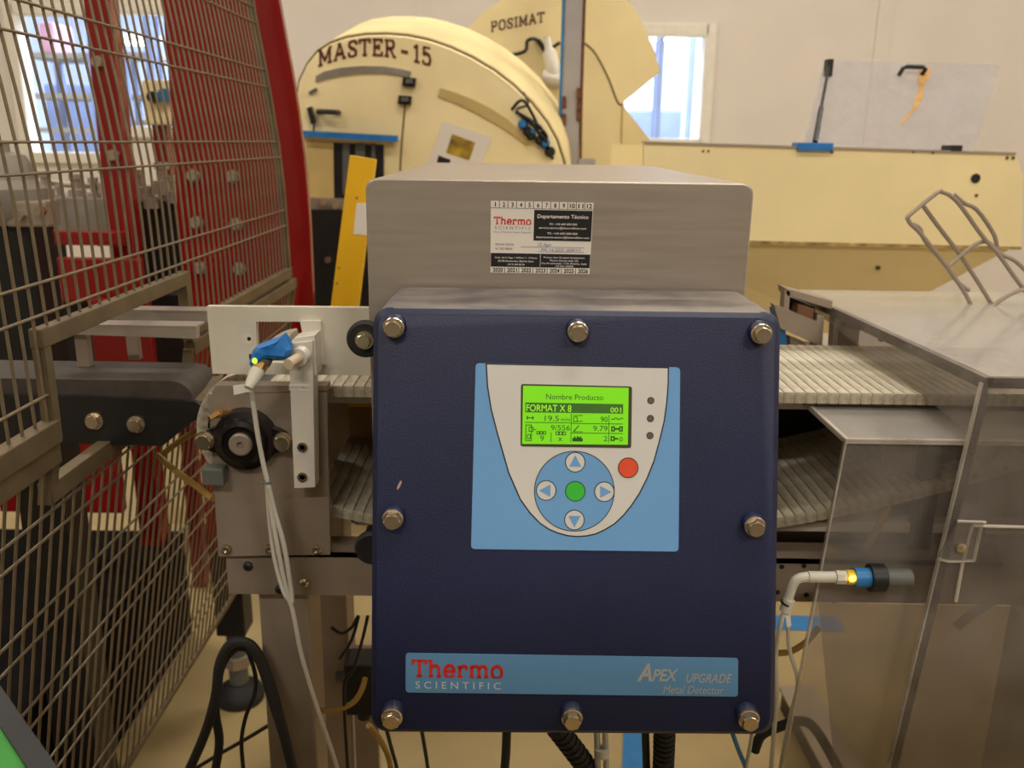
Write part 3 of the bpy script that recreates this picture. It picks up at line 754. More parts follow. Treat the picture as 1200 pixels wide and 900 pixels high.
# ---- white guide plate with a window
GY = .955
def gp(px, py): return P(px, py, GY)
guide = thing('guide_plate', 'white plastic side guide plate with rectangular window left of control box', 'guide plate', gp(340, 440))
def frame_with_hole(outer, hole, Y, d):
    mb = MB(); o = [P(*p, Y) for p in outer]; h = [P(*p, Y) for p in hole]
    dv = V((0, d, 0)); n = 4
    vs = o + h + [p + dv for p in o] + [p + dv for p in h]; fs = []
    for i in range(4):
        j = (i + 1) % 4
        fs += [(i, j, 4 + j, 4 + i), (8 + i, 12 + i, 12 + j, 8 + j), (i, 8 + i, 8 + j, j), (4 + i, 4 + j, 12 + j, 12 + i)]
    return mb.add(vs, fs)
obj('plate', frame_with_hole([(242, 359), (436, 361), (436, 440), (249, 438)], [(300, 377), (362, 377), (364, 425), (301, 425)], GY, .010), M_whited, guide)
obj('pin_hole', MB().lathe(gp(292, 397), YO, [(-.001, .0022), (.0004, .0022)], 12), M_black, guide)
obj('pin_pad', MB().lathe(gp(290, 397), YO, [(-.001, .006), (.0002, .006)], 16), M_milk, guide)
obj('pin_hole', MB().box(gp(292, 415).x, gp(297, 415).x, GY - .0006, GY + .001, gp(294, 421).z, gp(294, 415).z), M_black, guide)
obj('backing_pad', MB().slab([gp(353, 375), gp(377, 375), gp(382, 426), gp(367, 426), gp(357, 396)], (0, -.006, 0)), M_milk, guide)
# ---- milky bracket bar carrying the sensor
AY = .915
def bar3(pts, Y, d): return MB().slab([P(px, py, Y) for px, py in pts], (0, d, 0))
arm = thing('sensor_bracket', 'milky white plastic bar bolted upright on the steel side plate', 'bracket', P(356, 572, AY))
obj('upright', bar3([(338, 403), (366, 400), (369, 571), (345, 572)], AY, .024), M_milk, arm)
obj('side_step', bar3([(344, 397), (369, 393), (371, 440), (366, 440)], AY + .006, .03), M_milk, arm)
obj('spacer_block', MB().box(P(345, 530, AY).x, P(367, 530, AY).x, AY + .024, PLY, P(355, 568, AY).z, P(355, 510, AY).z), M_black, arm)
for py in (524, 559):
    q = P(354.5, py, AY); s_ = obj('socket_screw', MB().lathe(q, YO, [(0, .0058), (.0016, .0056), (.0018, .0030), (-.0005, .0028)], 18), M_bolt, arm, smooth=True)
q0 = P(356, 415, AY); q1 = P(338, 427, AY - .03)
obj('clamp_screw', MB().cyl(q0, q1, .0058, 12), mat('tan_plastic', srgb(206, 186, 158), .5), arm, smooth=True)
obj('clamp_collar', MB().cyl(q0 + (q1 - q0) * .05, q0 + (q1 - q0) * .35, .010, 16), M_milk, arm, smooth=True)
lb = MB(); lb.slab([P(px, py, AY) for px, py in ((339, 450), (362, 451), (362, 458), (339, 457))], (0, -.0004, 0)); lab = obj('paper_label', lb, M_paper, arm)
lb = MB(); text_into(lb, 'FOTO PRO', 340, 456, 361, 3.4, lambda a, b: P(a, b, AY), off=.0006); obj('lettering', lb, M_greyink, lab)
# ---- left sensor wrapped in a blue glove scrap
sn = thing('wrapped_sensor', 'proximity sensor wrapped in blue film with pale cable, clamped to milky bracket', 'sensor', P(320, 420, AY - .01))
def blob(pts, Y, thick, name, m, parent, seed=3):
    rnd = random.Random(seed); mb = MB()
    base = [P(px, py, Y) for px, py in pts]; c = sum(base, V()) / len(base)
    rings = []
    for s, dy in ((.35, -thick), (.72, -thick * .85), (.95, -thick * .45), (1.0, 0), (.93, thick * .5), (.6, thick * .9)):
        rings.append([c + (b - c) * s * (1 + rnd.uniform(-.05, .05)) + V((0, dy * (1 + rnd.uniform(-.25, .25)), 0)) for b in base])
    mb.loft(rings); return obj(name, mb, m, parent, smooth=True, angle=28)
blob([(294, 425), (297, 410), (304, 403), (318, 398), (331, 393), (335, 389), (341, 398), (344, 408), (341, 417), (333, 421), (318, 419), (303, 419), (297, 432)], AY - .012, .013, 'blue_wrap', M_blue, sn)
a = P(308, 424, AY - .016); b = P(297, 444, AY - .03)
ax = (b - a).normalized()
obj('sensor_body', MB().lathe(a - ax * .012, ax, [(0, .0085), (.006, .0085), (.010, .0085), (.0135, .0085), (.015, .0075)], 18), M_greypl, sn, smooth=True)
obj('nut', MB().lathe(a + ax * .003, ax, [(0, .0078), (.007, .0078)], 12), M_brass, sn)
obj('led', MB().lathe(a + V((-.006, -.008, .003)), (-.3, -1, 0), [(0, .0030), (.001, .0026)], 10), M_ledg, sn)
obj('plug', MB().lathe(a + ax * .009, ax, [(0, .0072), (.006, .0075), (.018, .0060), (.024, .0045)], 18), M_cablew, sn, smooth=True)
obj('cable_flag', MB().slab([P(px, py, AY - .035) for px, py in ((273, 452), (294, 449), (296, 458), (274, 463))], (0, .0006, 0)), M_paper, sn)
CY = .90
cable = [b, P(294, 452, CY), P(297, 475, CY), P(303, 515, CY), P(310, 550, CY), P(314, 568, CY), P(320, 610, CY), P(329, 660, CY), P(337, 695, CY), P(342, 706, CY), P(341, 690, CY), P(333, 640, CY), P(322, 600, CY), P(315, 570, CY - .004)]
obj('cable', MB().tube(cable, .0026, 8), M_cablew, sn, smooth=True)
obj('cable', MB().tube([P(313, 567, CY), P(316, 610, CY + .005), P(322, 655, CY + .005), P(332, 692, CY), P(340, 706, CY), P(345, 725, CY), P(354, 770, CY), P(372, 830, CY), P(392, 890, CY), P(402, 930, CY), P(410, 1010, CY + .05)], .0026, 8), M_cablew, sn, smooth=True)
obj('cable_tie', MB().tube([P(306, 565, CY - .004), P(313, 566, CY - .005), P(318, 564, CY - .004), P(313, 562, CY + .004), P(306, 565, CY - .004)], .0012, 6), M_greypl, sn)

# ================================================================== INFEED CONVEYOR (dark belt, left)
IY = 1.0
inf = thing('infeed_conveyor', 'narrow dark belt conveyor with black bolted side plate reaching out of the mesh guard', 'conveyor', (-.75, 1.05, 0))
ix1 = P(236, 495, IY).x; iz0 = P(160, 523, IY).z; iz1 = P(160, 466, IY).z
obj('side_plate', MB().slab([P(90, 465, IY), P(229, 471, IY), P(240, 478, IY), P(236, 486, IY), P(190, 523, IY), P(90, 520, IY), V((-1.6, IY, iz0)), V((-1.6, IY, iz1))], (0, .008, 0)), M_black, inf)
for px, py in ((111, 493), (160, 497)):
    q = P(px, py, IY); hb = MB().lathe(q, YO, [(0, .0105), (.002, .0105)], 20); hexhead(hb, q + YO * .002, YO, .0088, .007, rot=.8); obj('bolt', hb, M_bolt, inf)
zb2 = iz1 + .018
prf = [V((-1.6, 0, zb2)), V((P(195, 445, IY).x, 0, zb2))] + [V((P(195, 445, IY).x + .026 * math.sin(a), 0, zb2 - .026 + .026 * math.cos(a))) for a in (.4, .8, 1.2, 1.57, 2.0, 2.5)] + [V((P(195, 445, IY).x, 0, zb2 - .05)), V((-1.6, 0, zb2 - .05))]
obj('belt', MB().loft([[p + V((0, IY + .012, 0)) for p in prf], [p + V((0, IY + .10, 0)) for p in prf]]), M_beltd, inf, smooth=True)
obj('transfer_plate', MB().slab([P(190, 468, IY + .01), P(232, 442, IY + .09), P(262, 440, IY + .09), P(238, 470, IY + .01)], (0, 0, -.006)), M_frame, inf)
obj('side_plate', MB().box(-1.6, ix1 - .02, IY + .105, IY + .113, iz0, iz1), M_black, inf)
for Yq, pts in ((1.06, ((60, 380), (230, 384), (230, 397), (60, 391))), (1.17, ((122, 364), (246, 366), (246, 378), (122, 374)))):
    a = P(pts[0][0], pts[0][1], Yq); b = P(pts[1][0], pts[1][1], Yq)
    r_ = obj('guide_rail', MB().slab([P(px, py, Yq) for px, py in pts], (0, .012, 0)), M_steel, inf)
    obj('rail_lip', MB().box(a.x, b.x, Yq, Yq + .03, b.z - .001, b.z + .002), M_steel, r_)
    obj('rail_post', MB().box(a.x + .02, a.x + .035, Yq + .012, Yq + .024, iz1, a.z), M_steeld, r_)
for x_ in (-1.45, -1.0):
    obj('leg', MB().box(x_ - .025, x_ + .025, IY + .03, IY + .08, 0, iz0 + .02), M_black, inf)
obj('motor_block', MB().box(-1.05, -.80, IY + .01, IY + .10, iz0 - .16, iz0 - .01, ch=.006), M_black, inf)

# ================================================================== MESH GUARD (bulging sections along Y)
YR = 1.86
pp = [(286, -60), (293, 0), (305, 60), (312, 102), (318, 130), (323, 166), (327, 184), (330, 220), (332, 245), (334, 270), (336, 300), (338, 330)]
prof_c = [P(x, y, YR) for x, y in pp]
prof_c = [(p.z, p.x) for p in prof_c]
z_low = prof_c[-1][0]
def guard_x(z):
    if z > prof_c[0][0]:
        (z0, x0), (z1, x1) = prof_c[0], prof_c[2]; return x0 + (x0 - x1) / (z0 - z1) * (z - z0) * 1.35
    for (za, xa), (zb, xb) in zip(prof_c, prof_c[1:]):
        if zb <= z <= za: return xa + (xb - xa) * (za - z) / (za - zb)
    xk = prof_c[-1][1]
    return xk - max(0, (1.10 - z)) * .18
def zrow(py):      # height of a row that meets the right-hand edge at this pixel row
    for (za, xa), (zb, xb), (pa, qa), (pb, qb) in zip(prof_c, prof_c[1:], pp, pp[1:]):
        if qa <= py <= qb: return za + (zb - za) * (py - qa) / (qb - qa)
Z_U = H - .285; Z_N = H - .187; Z_R = H - .262       # lower edges of the upper section: near part, notch, far part
YN0, YN1 = .872, 1.27
ZTOP = 2.05
GWR = .0017
ug = thing('mesh_guard', 'bulging upper wire mesh guard section in front of the red machine', 'safety guard', (guard_x(1.2), 1.2, Z_U))
lg = thing('mesh_guard', 'lower wire mesh guard section reaching almost to the floor left of conveyor leg', 'safety guard', (-.7, 1.2, .14))
def vwire(Y, z0, z1, parent, cache={}):
    key = (round(z0, 4), round(z1, 4))
    n = max(2, int((z1 - z0) / .07))
    if key in cache:
        src, dy = cache[key]; o = inst(src, WL[src.name] + V((0, Y - dy, 0)), parent)
    else:
        pts = [(guard_x(z0 + (z1 - z0) * i / n), Y, z0 + (z1 - z0) * i / n) for i in range(n + 1)]
        o = obj('wire', MB().tube(pts, GWR, 6, smooth=False), M_wire, parent, smooth=True); cache[key] = (o, Y)
    return o
Y = .60; S_W = .0240
while Y < YR - .01:
    zb_ = Z_U if Y < YN0 else (Z_N if Y < YN1 else Z_R)
    vwire(Y, zb_, ZTOP, ug); Y += S_W
def hwire(z, y0, y1, parent):
    x = guard_x(z) + GWR * 1.7
    obj('cross_wire', MB().cyl((x, y0, z), (x, y1, z), GWR, 6), M_wire, parent, smooth=True)
for z in [zrow(v) for v in (82, 102, 166, 184, 246, 264)] + [zrow(8), zrow(27), 1.85, 1.89]:
    if z > Z_N + .01: hwire(z, .62, YR, ug)
    else: hwire(z, .62, YN0, ug); hwire(z, YN1, YR, ug)
hwire(Z_U + .03, .62, YN0, ug)
def bar_y(z, y0, y1, parent, s=.011, name='frame_bar'):
    x = guard_x(z); obj(name, MB().box(x - s, x + s, y0, y1, z - s * 1.35, z + s * 1.35, ch=.0015), M_frame, parent)
def bar_z(Y, z0, z1, parent, s=.009, name='frame_post'):
    n = max(2, int((z1 - z0) / .08)); mb = MB(); rs = []
    for i in range(n + 1):
        z = z0 + (z1 - z0) * i / n; x = guard_x(z); rs.append([V((x - s, Y - s, z)), V((x + s, Y - s, z)), V((x + s, Y + s, z)), V((x - s, Y + s, z))])
    obj(name, mb.loft(rs), M_frame, parent)
bar_y(Z_U - .010, .58, YN0, ug, s=.009); bar_y(Z_N - .010, YN0 - .008, YN1 + .008, ug, s=.0072); bar_y(Z_R - .010, YN1, YR + .01, ug, s=.0072)
bar_z(YN0, Z_U - .02, Z_N, ug, s=.0065); bar_z(YN1, Z_R - .025, Z_N, ug, s=.007); bar_z(YR, Z_R, ZTOP, ug, s=.006); bar_z(.58, Z_U, ZTOP, ug)
bar_y(ZTOP, .58, YR, ug)
# lower section
ZL_T = H - .318; ZL_N = H - .362; ZL_F = H - .30; ZL_B = H - .945; YL1 = 1.90
Y = .76
while Y < YL1:
    vwire(Y, ZL_B, ZL_T if Y < YN0 - .005 else (ZL_N if Y < YN1 else ZL_F), lg); Y += S_W
for d_ in (.385, .413, .50, .53, .61, .64, .72, .75, .84, .87): hwire(H - d_, .74, YL1, lg)
bar_y(ZL_T, .74, YN0, lg, s=.009); bar_y(ZL_N, YN0 - .01, YN1, lg, s=.008); bar_y(ZL_F, YN1, YL1, lg, s=.008); bar_z(YN1, ZL_N, ZL_F, lg, s=.007); bar_y(ZL_B, .74, YL1, lg, s=.004)
bar_z(YN0 - .005, ZL_N - .012, ZL_T, lg, s=.007); bar_z(YL1, ZL_B, ZL_F, lg, s=.006); bar_z(.74, 0, ZL_T, lg, s=.010); bar_z(.98, 0, ZL_B, lg, s=.010, name='leg')

# ================================================================== RED MACHINE inside the guard
RYP = 1.95
rm = thing('red_machine', 'red painted bottling machine with big curved end plate behind the mesh guard', 'machine', (-1.1, 2.1, 0))
edge = [(322, -40), (327, 0), (336, 50), (345, 100), (351, 140), (356, 180), (360, 220), (363, 260), (365, 305), (367, 350), (368, 400), (367, 450)]
lft = [(216, 450), (215, 350), (208, 250), (200, 120), (190, 0), (186, -40)]
ep = obj('end_plate', MB().slab([P(px, py, RYP) for px, py in edge + lft], (0, .02, 0)), M_red, rm)
top = P(322, -40, RYP); topl = P(186, -40, RYP)
obj('end_plate_top', MB().box(topl.x, top.x, RYP, RYP + .02, top.z - .02, 2.2), M_red, rm)
for px, py in ((227, 206), (273, 207), (231, 261), (277, 263), (235, 314), (281, 315)):
    q = P(px, py, RYP); hb = MB().lathe(q, YO, [(0, .0145), (.004, .0145)], 16); hexhead(hb, q + YO * .004, YO, .012, .012); obj('bolt', hb, M_steeld, ep)
pc = obj('post', MB().box(P(97, 0, 2.2).x, P(127, 0, 2.2).x, 2.2, 2.26, 0, 2.4, ch=.004), M_red, rm)
for px, py in ((116, 73), (134, 182), (143, 282), (119, 282)):
    q = P(px, py, 2.2); hb = MB(); hexhead(hb, q, YO, .014, .016); obj('bolt', hb, M_steeld, pc)
def pbox(name, px0, py0, px1, py1, Y, d, m, parent, ch=.004):
    a = P(px0, py1, Y); b = P(px1, py0, Y)
    return obj(name, MB().box(a.x, b.x, Y, Y + d, a.z, b.z, ch=ch), m, parent)
pbox('cross_beam', 38, 272, 140, 287, 2.12, .05, M_red, rm)
pbox('base_panel', -60, 304, 162, 352, 2.05, .03, M_red, rm)
pbox('base_panel', 113, 352, 172, 440, 2.0, .03, M_red, rm)
pbox('base_panel', 0, 500, 132, 600, 1.95, .03, M_red, rm)
obj('lower_post', MB().box(P(232, 500, 2.0).x, P(262, 500, 2.0).x, 2.0, 2.05, .33, P(240, 440, 2.0).z), M_red, rm)
obj('lower_post', MB().box(P(30, 500, 2.0).x, P(60, 500, 2.0).x, 2.0, 2.05, 0, P(240, 440, 2.0).z), M_red, rm)
pbox('grey_cover', 44, 232, 138, 271, 2.3, .25, M_greymach, rm)
pbox('black_body', 158, 236, 216, 345, 2.35, .3, M_black, rm)
pbox('black_body', 60, 352, 112, 440, 2.1, .2, M_black, rm)
pbox('black_body', 168, 345, 236, 430, 2.2, .2, M_black, rm)
pbox('black_body', -40, 270, 40, 345, 2.2, .15, M_black, rm)
hx_ = PZ(190, 800, 0).x
obj('shaded_base_block', MB().box(-2.3, hx_, 1.14, 2.3, 0.01, .33, ch=.01), mat('dark_machine_shade', srgb(20, 18, 17), .95, .0, var=.3, scale=8), rm)  # near-black block: the unlit machine interior is put into its colour
MATS['dark_machine_shade'].node_tree.nodes['Principled BSDF'].inputs['Specular IOR Level'].default_value = 0.08
pbox('silver_plate', 0, 330, 62, 364, 1.7, .03, M_steel, rm)
for k_, (px, py, r_, h_) in enumerate(((56, 224, .020, .07), (72, 230, .014, .05), (92, 222, .022, .06), (112, 226, .016, .06), (124, 214, .018, .06), (166, 222, .018, .07), (178, 230, .02, .05), (192, 214, .024, .07), (204, 224, .018, .06))):
    q = P(px, py + 14, 2.33); vv = obj('valve', MB().lathe(q, (0, 0, 1), [(0, r_), (h_ * .5, r_), (h_ * .55, r_ * .55), (h_ * .9, r_ * .55), (h_ * .92, r_ * .8), (h_ * 1.15, r_ * .8)], 14), M_steel, rm, smooth=True)
bar_ = P(150, 200, 2.32); obj('pipe', MB().tube([P(34, 212, 2.36), P(100, 218, 2.36), P(214, 222, 2.36)], .007, 8), M_steel, rm, smooth=True)
mh = obj('drive_head', MB().lathe(P(14, 262, 1.55), (0, 0, 1), [(0, .05), (.02, .062), (.06, .062), (.075, .045), (.10, .042), (.115, .034), (.12, .012), (.135, .012)], 24), M_greymach, rm, smooth=True)
pbox('drive_bracket', 8, 236, 52, 266, 1.5, .05, M_steeld, rm)
for px, py in ((26, 252), (50, 247)): obj('bolt', MB().cyl(P(px, py, 1.5), P(px, py, 1.5) + YO * .014, .008, 6), M_bolt, rm)
obj('drive_column', MB().box(P(-20, 300, 1.52).x, P(38, 300, 1.52).x, 1.52, 1.60, 0, P(14, 262, 1.55).z), M_black, rm)
sb = pbox('switch_box', 170, 94, 199, 146, 2.55, .12, M_cream, rm)
obj('knob', MB().cyl(P(181, 114, 2.55), P(181, 114, 2.55) + YO * .02, .015, 12), M_black, sb); obj('knob', MB().cyl(P(195, 112, 2.55), P(195, 112, 2.55) + YO * .02, .018, 12), M_bluepl, sb)
a = P(198, 150, 2.6); obj('switch_post', MB().box(P(184, 120, 2.58).x - .02, P(184, 120, 2.58).x + .02, 2.58, 2.62, 0, P(184, 144, 2.58).z), M_red, rm)

# cream cabinet standing behind the red machine, glimpsed through the lower mesh
cc = thing('cream_cabinet', 'cream painted cabinet glimpsed through the lower mesh beside the red posts', 'cabinet', (P(205, 550, 2.8).x, 2.9, 0))
a = P(172, 612, 2.8); b = P(234, 425, 2.8)
obj('body', MB().box(a.x, b.x, 2.8, 3.05, .12, b.z - .06, ch=.006), M_cream, cc)
obj('top', MB().box(a.x, b.x, 2.8, 3.05, b.z - .06, b.z, ch=.006), M_yellow, cc)
for x_ in (a.x + .03, b.x - .03): obj('foot', MB().box(x_ - .02, x_ + .02, 2.83, 2.87, 0, .12), M_black, cc)

# ================================================================== UNSCRAMBLER (cream drum machine)
PY = 3.0
un = thing('unscrambler', 'large cream bottle unscrambler drum with maroon lettering on its tilted face', 'machine', (P(480, 200, PY).x, PY + .4, 0))
seam = [(345, 175), (346, 130), (351, 95), (360, 76), (372, 61), (388, 51), (405, 45), (428, 41.5), (452, 41), (478, 43), (502, 48), (527, 56.5), (552, 68), (577, 82.5), (600, 100), (622, 121), (640, 144), (652, 165), (660, 190), (664, 225), (660, 262), (640, 300), (600, 330), (560, 345), (470, 345), (400, 320), (360, 270), (348, 220)]
face = [P(px, py, PY) for px, py in seam]
fc = sum(face, V()) / len(face)
back = [fc + (p - fc) * 1.03 + V((.03, .42, .10)) for p in face]
drum = MB()
drum.loft([[fc + (p - fc) * .985 + V((0, -.004, 0)) for p in face], face, [p + V((0, .012, .002)) for p in face]])
obj('drum_face', drum, M_cream, un, smooth=True, angle=40)
obj('seam', MB().loft([[fc + (p - fc) * 1.016 + V((0, .014, .002)) for p in face], [fc + (p - fc) * 1.016 + V((0, .035, .006)) for p in face]]), M_grime, un)
mid = [fc + (p - fc) * 1.022 + V((.002, .03, .007)) for p in face]
obj('drum_shell', MB().loft([mid, [a * .5 + b * .5 for a, b in zip(mid, back)], back]), M_cream2, un, smooth=True, angle=50)
FM = lambda px, py: P(px, py, PY - .005)
mb = MB(); slab_into(mb, 'MASTER-15', 373, 79, 506, 21, FM, off=.002, wt=.19, gap=.13, bend=lambda t: -17.5 * math.sin(PI * min(1, t * .93)) * (1 - .45 * t) + 6 * t * t * .2, ysc=lambda t: .95 + .1 * t)
obj('lettering', mb, M_brown, un)
def strip(name, top_, bot_, m, off=.004, th=.006):
    pts = top_ + bot_[::-1]
    n = len(top_); mb = MB(); A = [FM(*p) + YO * off for p in top_]; B = [FM(*p) + YO * off for p in bot_]
    for i in range(n - 1): mb.slab([A[i], A[i + 1], B[i + 1], B[i]], (0, -th, 0))
    return obj(name, mb, m, un)
def patchf(name, pts, m, off=0, th=.006, fn=FM): 
    return obj(name, MB().slab([fn(*p) + YO * off for p in pts], (0, -th, 0)), m, un)
patchf('vent_slot', [(371, 89), (380, 84), (400, 79.5), (425, 77.5), (450, 78), (470, 81), (482, 84), (480, 91), (465, 87.5), (445, 85.5), (420, 86), (398, 89), (381, 92.5), (370, 96)], M_greymach)
patchf('recess_shade_arc', [(516, 103), (535, 109), (555, 117), (575, 127), (595, 140), (612, 155), (624, 170), (616, 170), (604, 160), (588, 149), (570, 139), (550, 128), (530, 119), (513, 113)], M_ochre)  # raised patch; the shading of the recess ring is its ochre colour
for px, py in ((480, 96), (475, 117)):
    cl = patchf('clasp', [(px - 7, py - 5), (px + 8, py - 4), (px + 7, py + 6), (px - 8, py + 5)], M_black, th=.02)
    obj('clasp_lever', MB().box(FM(px, py).x - .008, FM(px, py).x + .012, PY - .045, PY - .02, FM(px, py).z - .006, FM(px, py).z + .006), M_greypl, cl)
obj('handle', MB().tube([FM(374, 131) , FM(375, 131) + YO * .03, FM(385, 131.5) + YO * .035, FM(396, 132) + YO * .03, FM(397, 132)], .008, 8, smooth=False), M_black, un, smooth=True)
patchf('latch', [(361, 127), (366, 125), (371, 143), (366, 146)], M_black, th=.02)
patchf('latch', [(362, 108), (371, 103), (372, 106), (364, 111)], M_greypl, th=.01)
bs = patchf('blue_edge_strip', [(357, 153), (467, 159), (467, 166.5), (357, 160)], M_blue, off=.01, th=.03)
obj('hood', MB().slab([P(px, py, PY) for px, py in ((357, 160), (462, 166), (462, 169), (357, 164))], (0, -.02, 0)), M_cream2, un)
patchf('dark_opening', [(391, 167), (450, 170), (450, 234), (392, 232)], M_black, off=.001, th=.004)
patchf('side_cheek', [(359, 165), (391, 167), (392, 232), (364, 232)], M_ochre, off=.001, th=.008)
for a_, b_ in ((402, 410), (417, 428), (436, 440)): patchf('strip_curtain', [(a_, 168), (b_, 168), (b_, 228), (a_, 228)], M_greypl, off=.006, th=.003)
pf = patchf('sill_bracket', [(362, 231), (432, 233), (430, 247), (362, 245)], M_steeld, off=.004, th=.02)
for px, py in ((378, 237), (393, 241)): obj('bolt', MB().cyl(P(px, py, PY - .03), P(px, py, PY - .06), .012, 8), M_bolt, pf)
po = patchf('poster', [(520, 142), (577, 161), (561, 200), (498, 200)], M_paper, off=.002, th=.002)
obj('poster_photo', MB().slab([FM(px, py) + YO * .0045 for px, py in ((530, 157), (557, 167), (550, 188), (523, 179))], (0, -.001, 0)), M_photo, po)
obj('poster_photo', MB().slab([FM(px, py) + YO * .0045 for px, py in ((514, 182), (528, 187), (526, 200), (510, 200))], (0, -.001, 0)), M_ink, po)
rnd = random.Random(5)
for k_ in range(9):      # clutter of fittings by the column
    px = 612 + k_ * 4.5 + rnd.uniform(-3, 3); py = 142 + k_ * 5 + rnd.uniform(-8, 8)
    q = FM(px, py); obj('pneumatic_fitting', MB().lathe(q, YO, [(0, .016), (.012, .016), (.016, .010), (.035, .010)], 10), M_black if k_ % 3 else M_bluepl, un)
for k_ in range(5):
    a = FM(600 + 5 * k_, 128 + 3 * k_); b = FM(632 + 4 * k_, 150 + 9 * k_)
    obj('hose', MB().tube([a, (a + b) / 2 + V((rnd.uniform(-.03, .05), -.04, rnd.uniform(-.02, .06))), b], .005, 6), M_black, un, smooth=True)
obj('wire_loop', MB().tube([FM(613, 108), FM(619, 122), FM(606, 128), FM(614, 140)], .0035, 6), M_greypl, un, smooth=True)
obj('drain_wire', MB().tube([FM(368, 146), FM(366, 175), FM(362, 205), FM(365, 235)], .0035, 6), M_greypl, un, smooth=True)
obj('panel_joint', MB().tube([FM(475, 120), FM(471, 165), FM(469, 200)], .0028, 6), M_grime, un)
obj('stand', MB().box(P(362, 300, PY + .1).x, P(640, 300, PY + .1).x, PY + .1, PY + .7, 0, P(480, 300, PY).z), M_black, un)
pbl = obj('black_base', MB().slab([P(px, py, PY - .06) for px, py in ((350, 246), (480, 246), (480, 400), (350, 400))], (0, .10, 0)), M_black, un)
obj('bolt', MB().cyl(P(385, 304, PY - .06), P(385, 304, PY - .06) + YO * .015, .012, 8), M_bolt, pbl)
# rear housing
HYR = 3.75
rh = thing('unscrambler_housing', 'tall cream angular housing with maroon lettering behind the drum', 'machine', (P(670, 200, HYR).x, HYR + .3, 0))
out_ = [(544, 42), (551, 30), (563, 17), (584, 2), (612, -14), (640, -24), (690, -26), (722, -14), (742, 8), (757, 34), (767, 60), (774, 84), (751, 103), (729, 121), (744, 143), (764, 166), (764, 300), (540, 300)]
hs = obj('shell', MB().slab([P(px, py, HYR) for px, py in out_], (0, .7, 0)), M_cream, rh)
HM = lambda px, py: P(px, py, HYR)
obj('base', MB().box(P(544, 250, HYR).x, P(764, 250, HYR).x, HYR + .05, HYR + .65, 0, P(650, 299, HYR).z), M_cream2, rh)
mb = MB(); slab_into(mb, 'POSIMAT', 575, 38, 638, 12.5, HM, ang=-.19, off=.003, wt=.2, gap=.14); obj('lettering', mb, M_brown, rh)
obj('panel_joint', MB().tube([HM(684, 50), HM(697, 62), HM(712, 90), HM(724, 120), HM(731, 122)], .004, 6), M_grime, rh)
obj('panel_joint', MB().tube([HM(729, 121), HM(728, 160), HM(729, 200)], .003, 6), M_ochre, rh)
obj('side_panel', MB().slab([HM(px, py) for px, py in ((730, 124), (764, 167), (764, 220), (727, 220))], (0, -.012, 0)), M_cream2, rh)
obj('cable', MB().tube([HM(595, 65), HM(615, 60), HM(618, 48), HM(628, 46), HM(640, 58), HM(656, 50)], .007, 6), M_black, rh, smooth=True)
obj('latch', MB().slab([HM(px, py) for px, py in ((627, 48), (632, 46), (644, 62), (640, 66))], (0, -.03, 0)), M_black, rh)
obj('spray_can', MB().lathe(HM(650, 94) + YO * .06, (-.25, 0, 1), [(0, .028), (.10, .028), (.12, .015), (.16, .015)], 14), M_white, rh, smooth=True)
obj('pneumatic_bottle', MB().lathe(HM(635, 92) + YO * .06, (1, 0, -.2), [(0, .03), (.06, .035), (.09, .02)], 14), M_milk, rh, smooth=True)
# ================================================================== COLUMN with cables
cp = P(671, 0, 3.3)
co = thing('support_column', 'grey square steel column with blue and rusty cables along its edges', 'column', (P(668, 150, 3.3).x, 3.33, 0))
x0, x1 = P(660, 90, 3.3).x, P(681, 90, 3.3).x
obj('post', MB().box(x0, x1, 3.3, 3.36, 0, 4.4, ch=.004), M_post, co)
obj('cable', MB().tube([(x0 - .006, 3.3, .6), (x0 - .008, 3.3, 1.4), (x0 - .005, 3.3, 2.2), (x0 - .006, 3.3, 3.6)], .006, 6), M_bluepl, co, smooth=True)
obj('cable', MB().tube([(x1 + .006, 3.3, .6), (x1 + .007, 3.3, 1.3), (x1 + .003, 3.3, 1.7), (x1 + .006, 3.3, 3.6)], .006, 6), M_rust, co, smooth=True)
for px, py in ((678, 110), (678, 125), (678, 135), (661, 120), (661, 140)):
    q = P(px, py, 3.3); obj('rusty_clip', MB().box(q.x - .007, q.x + .007, 3.285, 3.3, q.z - .02, q.z + .02, ch=.003), M_rust, co)
obj('foot_box', MB().box(x1, x1 + .06, 3.29, 3.34, P(690, 195, 3.3).z - .05, P(690, 186, 3.3).z), M_post, co)
obj('base_plate', MB().box(x0 - .06, x1 + .06, 3.25, 3.42, 0, .012), M_post, co)
# ================================================================== YELLOW BOARD
YY = 1.75
yb = thing('yellow_bar', 'yellow plastic bar with white label leaning upright behind the detector head', 'bar', P(400, 360, YY))
yp = [(410, 182), (440, 187), (420, 356), (388, 356)]
dz = P(410, 182, YY) - P(388, 356, YY)
a = P(410, 182, YY); b = P(440, 187, YY); dn = (P(388, 356, YY) - a).normalized(); L_ = a.z / -dn.z
dn2 = (P(420, 356, YY) - b).normalized()
obj('bar', MB().slab([a, b, b + dn2 * (b.z / -dn2.z), a + dn * L_], (0, .02, 0)), M_yellow, yb)
obj('label', MB().slab([P(px, py, YY) for px, py in ((418, 238), (432, 238), (430, 276), (414, 274))], (0, -.001, 0)), M_paper, yb)
for px, py in ((397, 314), (395, 332), (418, 232)): obj('scuff', MB().lathe(P(px, py, YY), YO, [(-.001, .004), (.0004, .003)], 8), M_cabley, yb)

